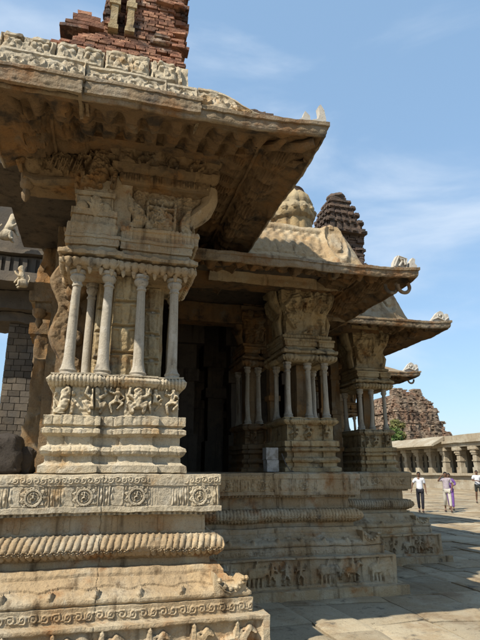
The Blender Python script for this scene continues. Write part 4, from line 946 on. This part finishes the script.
# ------------------------------------------------------------------ ruined gate tower
gt = empty('gate_tower', label='ruined stepped brick gate tower with broken top, behind the cloister', cat='tower')
m = MB(); GX, GY = 51.8, 84.5
prof = [(0, 7.6, 3.1), (7.2, 7.6, 3.1), (7.9, 7.3, 3.0), (8.0, 6.4, 3.0), (9.3, 6.1, 2.9), (9.35, 6.5, 3.2), (9.8, 6.3, 3.1), (9.85, 5.6, 2.8), (11.3, 5.4, 2.7), (11.35, 5.8, 3.0), (11.9, 5.5, 2.9), (11.95, 4.9, 2.6), (12.8, 4.6, 2.6), (12.85, 4.9, 2.7), (13.2, 4.2, 2.5), (13.8, 3.6, 2.4), (14.6, 3.1, 2.3), (16.2, 2.7, 2.1)]
zz = 0.
while zz < 15.9:
    hh = rng.uniform(.16, .30) if zz > 5 else 1.0
    wx = float(np.interp(zz, [q[0] for q in prof], [q[1] for q in prof])); wl = float(np.interp(zz, [q[0] for q in prof], [q[2] for q in prof])); wy = 4 + wx * .45
    core = .3
    m.box(GX - wl + core, GX + wx - core, GY - wy * .7 + core, GY + wy * .7, zz, zz + hh) if zz < 14.3 else None
    for sd in range(3):
        a0, a1 = (GX - wl, GX + wx) if sd == 0 else (GY - wy * .7, GY + wy * .7)
        a = a0
        while a < a1:
            L_ = rng.uniform(.3, .8) if zz > 5 else 2.0; b = min(a + L_, a1)
            n_ = float(vnoise(np.array([a * .45, zz * .5, sd * 3.]), 2)); out = .16 * n_ + rng.uniform(-.05, .05) + .3 * (abs((a / 1.9) % 1 - .5) < .22)
            keep = rng.random() > .03
            if zz > 14.1:   # broken crest with a notch
                crest = 14.5 + 1.2 * math.exp(-((a - GX + 1.2) / 1.5) ** 4) + 1.2 * math.exp(-((a - GX - 2.0) / .7) ** 2) + .4 * float(vnoise(np.array([a * 1.3, 1., 1.]), 4))
                keep = keep and (zz < crest) and sd == 0
            if keep and b - a > .05:
                d_ = 1.6 if zz > 14.1 else .9
                if sd == 0: m.box(a, b, GY - wy * .7 - out, GY - wy * .7 + d_, zz, zz + hh * .93, .04)
                elif sd == 1: m.box(GX - wl - out, GX - wl + d_, a, b, zz, zz + hh * .93, .04)
                else: m.box(GX + wx - d_, GX + wx + out, a, b, zz, zz + hh * .93, .04)
            a = b
    zz += hh
m.build('tower_body', GOPB, gt, smooth=False)
# pale pilasters and dark niches on the tiers
m = MB()
for z0, z1, w, hy in [(8.1, 9.2, 6.0, 6.8), (10.0, 11.2, 5.4, 6.5)]:
    for j in range(9):
        if j in (1, 4, 5, 8): continue
        x = GX - 2.6 + j * (w + 2.0) / 8 + rng.uniform(-.3, .3); m.box(x - .14, x + .14, GY - hy * .7 - .42, GY - hy * .7, z0, z1, .05); m.box(x - .22, x + .22, GY - hy * .7 - .5, GY - hy * .7, z1 - .25, z1, .05)
tag(m.build('stucco_pilasters', GOPB, gt, smooth=False), kind='stuff')

# ------------------------------------------------------------------ vegetation
def tree(x, y, h, rad, n, label, group=None, leaf=LEAF, ls=.22, z0=0, seed=1, squash=.8, tr=.12):
    r = random.Random(seed); root = empty('tree', (0, 0, 0), label=label, cat='tree', group=group)
    m = MB(); m.tube([(x, y, z0), (x + .1, y, z0 + h * .3), (x - .05, y + .1, z0 + h * .62)], [tr * 1.3, tr, tr * .6], 8, 3)
    cl = []
    for k in range(9):
        a = r.uniform(0, 2 * PI); q = r.uniform(.3, .95) * rad; c_ = (x + q * math.cos(a), y + q * math.sin(a), z0 + h * r.uniform(.5, .95))
        cl.append((c_, r.uniform(.3, .5) * rad)); m.tube([(x, y, z0 + h * r.uniform(.3, .55)), ((x + c_[0]) / 2, (y + c_[1]) / 2, c_[2] - .1 * h), c_], [tr * .5, tr * .3, tr * .12], 6)
    m.build('trunk', BARK, root)
    V = []; F = []; 
    for k in range(n):
        c_, cr = r.choice(cl); d = np.array([r.gauss(0, 1), r.gauss(0, 1), r.gauss(0, 1) * squash]); d /= np.linalg.norm(d) + 1e-6; p = np.array(c_) + d * cr * r.uniform(.5, 1.1) ** .6
        u = np.array([r.gauss(0, 1), r.gauss(0, 1), r.gauss(0, .6)]); u /= np.linalg.norm(u); w = np.cross(u, d); w /= np.linalg.norm(w) + 1e-6; s_ = ls * r.uniform(.6, 1.3)
        i = len(V); V += [p - u * s_, p + w * s_ * .45, p + u * s_, p - w * s_ * .45]; F.append((i, i + 1, i + 2, i + 3))
    c2 = MB(); c2.add(np.array(V), F); c2.build('crown', leaf, root, smooth=False)
    return root
tree(40.2, 67.8, 7.8, 2.0, 2400, 'green tree seen between the third pier colonnettes and the gate tower', seed=3, ls=.24)
tree(43.4, 71.1, 9.2, 1.5, 1300, 'pale green bush climbing the lower left side of the gate tower', leaf=LEAFD, seed=6, ls=.20, tr=.07)
tree(-4.2, 26, 4.3, 1.9, 1800, 'small tree in the distance left of the masonry pier', seed=12, ls=.16)

# ------------------------------------------------------------------ people
def skinmesh(name, verts, edges, radii, mt, parent, root=0, sub=2):
    me = bpy.data.meshes.new(name); me.from_pydata(verts, edges, []); me.update()
    o = bpy.data.objects.new(name, me); COL.objects.link(o); me.materials.append(mt)
    sk = o.modifiers.new('skin', 'SKIN'); sk.use_smooth_shade = True
    if not me.skin_vertices: me.attributes  # layer is made by the modifier below
    bpy.context.view_layer.objects.active = o
    lay = me.skin_vertices
    if not lay:
        bpy.ops.mesh.customdata_skin_add()
        lay = me.skin_vertices
    for i, r_ in enumerate(radii):
        lay[0].data[i].radius = r_ if isinstance(r_, tuple) else (r_, r_); lay[0].data[i].use_root = (i == root)
    s_ = o.modifiers.new('sub', 'SUBSURF'); s_.levels = sub; s_.render_levels = sub
    o.parent = parent
    return o
class Sk:
    def __init__(s): s.v = []; s.e = []; s.r = []
    def p(s, co, r, prev=None):
        s.v.append(co); s.r.append(r)
        if prev is not None: s.e.append((prev, len(s.v) - 1))
        return len(s.v) - 1
    def chain(s, start, pts):
        i = start
        for co, r in pts: i = s.p(co, r, i)
        return i
def person(x, y, rz, H, pose, top, bottom, legs_long=True, label='', sleeves='short', hair_long=False, shawl=None, skirt=False):
    """faces local -Y; pose: dict of joints"""
    root = empty('person', (x, y, 0), rz, label=label, cat='person'); k = H / 1.7
    g = lambda a: tuple(q * k for q in a)
    J = dict(pel=(0, 0, .93), waist=(0, 0, 1.08), chest=(0, .01, 1.28), sh=(0, .01, 1.40), neck=(0, -.005, 1.47), head0=(0, -.015, 1.54), head1=(0, -.02, 1.61), head2=(0, -.01, 1.655),
             shL=(.17, .01, 1.39), shR=(-.17, .01, 1.39), elL=(.23, .03, 1.12), elR=(-.23, .03, 1.12), wrL=(.25, -.06, .88), wrR=(-.25, -.06, .88),
             hpL=(.09, 0, .90), hpR=(-.09, 0, .90), knL=(.10, -.10, .50), knR=(-.10, .06, .50), anL=(.10, -.14, .09), anR=(-.10, .26, .14), toL=(.11, -.30, .03), toR=(-.11, .16, .03))
    J.update(pose)
    s = Sk(); P = {}
    P['pel'] = s.p(g(J['pel']), (.135 * k, .10 * k)); i = P['pel']
    for n, r in (('waist', (.12, .09)), ('chest', (.14, .10)), ('sh', (.12, .085)), ('neck', (.052, .052)), ('head0', (.072, .085)), ('head1', (.078, .095)), ('head2', (.055, .07))):
        i = s.p(g(J[n]), (r[0] * k, r[1] * k), i); P[n] = i
    hand_pts = {}
    for S_ in 'LR':
        sg = 1 if S_ == 'L' else -1
        a = s.p(g(J['sh' + S_]), .055 * k, P['sh']); b = s.p(g(J['el' + S_]), .040 * k, a); w = s.p(g(J['wr' + S_]), .026 * k, b)
        e = np.array(J['el' + S_]); wv = np.array(J['wr' + S_]); d = (wv - e); d /= np.linalg.norm(d)
        side = np.cross(d, np.array([sg, 0, 0.001])); side /= np.linalg.norm(side) + 1e-6; nrm = np.cross(d, side)
        palm = wv + d * .055; pi_ = s.p(g(tuple(palm)), (.034 * k, .018 * k), w)
        for q, (off, ln) in enumerate([(-.027, .062), (-.010, .074), (.009, .07), (.026, .056)]):
            f0 = palm + d * .035 + side * off; f1 = f0 + d * ln * .5 + nrm * sg * -.01; f2 = f1 + d * ln * .45 + nrm * sg * -.02
            s.chain(pi_, [(g(tuple(f0)), .0095 * k), (g(tuple(f1)), .0085 * k), (g(tuple(f2)), .007 * k)])
        t0 = wv + d * .03 - side * .032; s.chain(w, [(g(tuple(t0)), .012 * k), (g(tuple(t0 + d * .03 - side * .022)), .010 * k), (g(tuple(t0 + d * .055 - side * .026)), .008 * k)])
        h = s.p(g(J['hp' + S_]), .085 * k, P['pel']); kn = s.p(g(J['kn' + S_]), .055 * k, h); mid = tuple((np.array(J['kn' + S_]) * .65 + np.array(J['an' + S_]) * .35) + np.array([0, .015, 0])); cf = s.p(g(mid), .052 * k, kn)
        an = s.p(g(J['an' + S_]), .034 * k, cf); he = J['an' + S_]; s.chain(an, [(g(tuple(np.array(J['to' + S_]) * .5 + np.array([he[0], he[1], he[2] - .04]) * .5)), (.04 * k, .03 * k)), (g(J['to' + S_]), (.035 * k, .02 * k))])
    body = skinmesh('body', s.v, s.e, s.r, SKIN, root)
    # face: nose, ears, brow, eyes
    hx, hy, hz = g(J['head1']); m = MB()
    m.tube([(hx, hy - .088 * k, hz + .02 * k), (hx, hy - .112 * k, hz - .022 * k)], [.008 * k, .015 * k], 7)
    m.ellip((hx, hy - .088 * k, hz - .055 * k), (.026 * k, .012 * k, .008 * k), 8); m.build('face', SKIN, root)
    for sg in (-1, 1): m = MB(); m.ellip((hx + sg * .078 * k, hy + .01 * k, hz - .01 * k), (.012 * k, .022 * k, .032 * k), 8); m.build('ear', SKIN, root)
    m = MB()
    for sg in (-1, 1): m.ellip((hx + sg * .03 * k, hy - .085 * k, hz + .012 * k), (.013 * k, .008 * k, .007 * k), 8); m.tube([(hx + sg * .015 * k, hy - .092 * k, hz + .032 * k), (hx + sg * .045 * k, hy - .085 * k, hz + .034 * k)], .004 * k, 5)
    m.build('eyes', HAIR, root)
    m = MB(); u = np.linspace(0, 2 * PI, 22, endpoint=False); v = np.linspace(.02, 1.75, 10)
    dirs = np.stack([np.cos(u)[:, None] * np.sin(v), np.sin(u)[:, None] * np.sin(v), np.cos(v) + 0 * u[:, None]], -1)
    fr = np.clip(-dirs[..., 1], 0, 1) * ss(v, .9, 1.3)[None, :]
    Q = np.array([hx, hy + .012 * k, hz + .005 * k]) + dirs * np.array([.084, .100, .100]) * k * (1 - .32 * fr[..., None]); Q[..., 2] += fr * .07 * k
    Q = Q + .006 * k * vnoise(Q * 60, 2)[..., None] * dirs
    m.grid(Q, closed_u=True, flip=True)
    if hair_long: m.tube([(hx, hy + .08 * k, hz), (hx, hy + .12 * k, hz - .12 * k), (hx, hy + .12 * k, hz - .3 * k)], [.07 * k, .055 * k, .03 * k], 10)
    m.build('hair', HAIR, root)
    # shirt
    s = Sk(); i = s.p(g((J['pel'][0], J['pel'][1], J['pel'][2] - .06)), (.165 * k, .13 * k)); j = i
    j = s.p(g(J['waist']), (.145 * k, .115 * k), j); j = s.p(g(J['chest']), (.16 * k, .12 * k), j); j = s.p(g(J['sh']), (.13 * k, .10 * k), j); c_ = j
    s.p(g((J['neck'][0], J['neck'][1], J['neck'][2] - .03)), .058 * k, c_)
    for S_ in 'LR':
        a = s.p(g(J['sh' + S_]), .075 * k, c_); e = np.array(J['el' + S_]); a0 = np.array(J['sh' + S_])
        if sleeves == 'short': s.p(g(tuple(a0 * .25 + e * .75)), .066 * k, a)
        else:
            b = s.p(g(tuple(e)), .055 * k, a); w_ = np.array(J['wr' + S_]); s.p(g(tuple(e * .25 + w_ * .75)), .042 * k, b)
    skinmesh('shirt', s.v, s.e, s.r, top, root)
    # trousers / shorts
    s = Sk(); i = s.p(g(J['pel']), (.145 * k, .112 * k)); 
    for S_ in 'LR':
        a = s.p(g(J['hp' + S_]), .098 * k, i); kn = np.array(J['kn' + S_]); an = np.array(J['an' + S_]); hp = np.array(J['hp' + S_])
        if legs_long == 'short': s.p(g(tuple(hp * .15 + kn * .85)), .085 * k, a)
        else:
            b = s.p(g(tuple(kn)), .075 * k, a); end = 1.0 if legs_long is True else .72; s.p(g(tuple(kn * (1 - end) + an * end + np.array([0, 0, .02]))), .060 * k, b)
    skinmesh('trousers', s.v, s.e, s.r, bottom, root)
    for S_ in 'LR':
        t = np.array(J['to' + S_]); a = np.array(J['an' + S_]); m = MB(); mid = (t + np.array([a[0], a[1], t[2]])) / 2
        m.ellip(tuple(np.array([mid[0], mid[1], max(t[2], .035)]) * k), (.052 * k, .14 * k, .035 * k), 12); m.build('shoe', SANDAL, root)
    if shawl:
        m = MB(); m.tube([g((-.14, .02, 1.44)), g((-.05, -.13, 1.30)), g((.10, -.16, 1.12)), g((.16, -.12, .95))], [.05 * k, .06 * k, .05 * k, .04 * k], 8, 3, 1.6)
        m.build('shawl', shawl, root)
    return root
def statue(x, y, z, s, flip, label):
    q = lambda a, b, c: (x + flip * a * s, y + b * s, z + c * s)
    k = Sk(); r = k.p(q(-.05, 0, .28), (.17 * s, .14 * s)); t = k.p(q(.03, 0, .55), (.16 * s, .13 * s), r); n = k.p(q(.08, -.02, .76), (.10 * s, .10 * s), t); h = k.p(q(.12, -.03, .90), (.13 * s, .12 * s), n); k.p(q(.26, -.05, .86), (.07 * s, .07 * s), h); k.p(q(.06, -.03, 1.05), (.05 * s, .05 * s), h)
    for sy in (-1, 1):
        k.chain(t, [(q(.18, sy * .13, .50), .06 * s), (q(.30, sy * .12, .62 if sy < 0 else .34), .045 * s), (q(.36, sy * .1, .74 if sy < 0 else .22), .04 * s)])
        k.chain(r, [(q(.12, sy * .15, .26), .085 * s), (q(.14, sy * .15, .06), .06 * s), (q(.24, sy * .15, .02), .045 * s)])
    k.chain(r, [(q(-.22, 0, .2), .05 * s), (q(-.30, 0, .45), .035 * s), (q(-.20, 0, .62), .03 * s)])
    k.p(q(-.05, 0, -.02), (.22 * s, .18 * s), r)
    o = skinmesh('roof_statue', k.v, k.e, k.r, PALE, pav); o['label'] = label
statue(-1.88, 9.6, 5.76, .52, 1, 'pale rearing figure on the upper roof edge')
statue(-1.50, 9.5, 4.84, .40, -1, 'small pale crouching figure below the cornice end')
# they walk toward the camera: face local -Y turned to the lens
def face_cam(x, y, off=0): return math.atan2(y, x) - PI / 2 + PI * 0 + off
pp = dict(label=None)
x, y = 13.46, 20.56
person(x, y, face_cam(x, y), 1.62, dict(elR=(-.30, .02, 1.16), wrR=(-.36, -.04, .92), knL=(.08, -.12, .50), anL=(.06, -.10, .09), toL=(.07, -.25, .03), anR=(-.09, .14, .12), toR=(-.10, .02, .03), knR=(-.10, .02, .50)),
       WSHIRT, BLACKT, True, 'walking man in a white shirt and black trousers, leftmost in the court')
x, y = 14.56, 20.26
person(x, y, face_cam(x, y, .1), 1.62, dict(elR=(-.34, -.02, 1.30), wrR=(-.20, -.10, 1.50), elL=(.26, .0, 1.14), wrL=(.20, -.18, 1.0)),
       PSHIRT, CREAM, 'crop', 'walking man in pale patterned shirt and cropped cream trousers, one hand raised to his head')
x, y = 15.55, 21.4
person(x, y, face_cam(x, y, -.1), 1.56, dict(elL=(.28, .0, 1.2), wrL=(.18, -.16, 1.12)),
       PURPLE, PURPLE, True, 'woman in purple clothing walking just behind the man in cream trousers', hair_long=True, sleeves='long', shawl=PURPLE)
x, y = 20.0, 25.1
person(x, y, face_cam(x, y, .15), 1.68, dict(elL=(.26, -.02, 1.16), wrL=(.10, -.22, 1.14), elR=(-.26, -.02, 1.18), wrR=(-.08, -.24, 1.16)),
       WSHIRT, KHAKI, 'short', 'man in white shirt and dark shorts at the right picture edge, hands together')
x, y = -1.62, 16.0
person(x, y, 1.2, 1.5, {}, LIMEC, LIMEC, True, 'distant person in bright yellow green clothes glimpsed behind the masonry pier', hair_long=True, sleeves='long')

# ------------------------------------------------------------------ light, sky, camera
SUN_AZ, SUN_EL = 239.5, 47.0          # azimuth clockwise from +Y (building axes)
sun = bpy.data.lights.new('sun', 'SUN'); sun.energy = 5.0; sun.angle = R(.5); sun.color = (1.0, .93, .82)
so = bpy.data.objects.new('sun', sun); COL.objects.link(so)
az, el = R(SUN_AZ), R(SUN_EL)
d = Vector((math.sin(az) * math.cos(el), math.cos(az) * math.cos(el), math.sin(el)))
so.rotation_euler = (-d).to_track_quat('-Z', 'Y').to_euler()
W = bpy.data.worlds.new('World'); S.world = W; W.use_nodes = True
N = W.node_tree.nodes; L = W.node_tree.links; bg = N['Background']
sky = N.new('ShaderNodeTexSky'); sky.sky_type = 'NISHITA'; sky.sun_disc = False; sky.sun_elevation = el; sky.sun_rotation = az
sky.air_density = 1.3; sky.dust_density = 1.2; sky.ozone_density = 2.6; sky.altitude = 400
tc = N.new('ShaderNodeTexCoord')
mp = N.new('ShaderNodeMapping'); mp.inputs['Scale'].default_value = (1.2, 1.6, 4.2); mp.inputs['Rotation'].default_value = (.25, .35, .6); L.new(tc.outputs['Generated'], mp.inputs['Vector'])
n1 = N.new('ShaderNodeTexNoise'); n1.inputs['Scale'].default_value = 1.7; n1.inputs['Detail'].default_value = 8; n1.inputs['Roughness'].default_value = .52; n1.inputs['Distortion'].default_value = .35; L.new(mp.outputs[0], n1.inputs['Vector'])
mr = N.new('ShaderNodeMapRange'); mr.inputs['From Min'].default_value = .46; mr.inputs['From Max'].default_value = .80; mr.interpolation_type = 'SMOOTHSTEP'; mr.inputs['To Max'].default_value = .72; L.new(n1.outputs['Fac'], mr.inputs['Value'])
mx = N.new('ShaderNodeMix'); mx.data_type = 'RGBA'; L.new(mr.outputs[0], mx.inputs[0]); L.new(sky.outputs[0], mx.inputs[6]); mx.inputs[7].default_value = (4.9, 5.4, 6.0, 1)
veil = N.new('ShaderNodeMix'); veil.data_type = 'RGBA'; veil.inputs[0].default_value = .52; L.new(sky.outputs[0], veil.inputs[6]); veil.inputs[7].default_value = (2.2, 3.55, 5.2, 1)
L.new(veil.outputs[2], mx.inputs[6])
L.new(mx.outputs[2], bg.inputs['Color']); bg.inputs['Strength'].default_value = .115

cam = bpy.data.cameras.new('camera'); co = bpy.data.objects.new('camera', cam); COL.objects.link(co); S.camera = co
co.location = (0, 0, 1.7); co.rotation_euler = (R(90 + 16.1), 0, R(-15))
cam.sensor_fit = 'VERTICAL'; cam.sensor_height = 36; cam.lens = 36 * 520 / 640.; cam.clip_end = 5000; cam.clip_start = .05
S.view_settings.view_transform = 'Standard'; S.view_settings.look = 'None'; S.view_settings.exposure = .66; S.view_settings.gamma = 1
S.render.resolution_x = 768; S.render.resolution_y = 1024
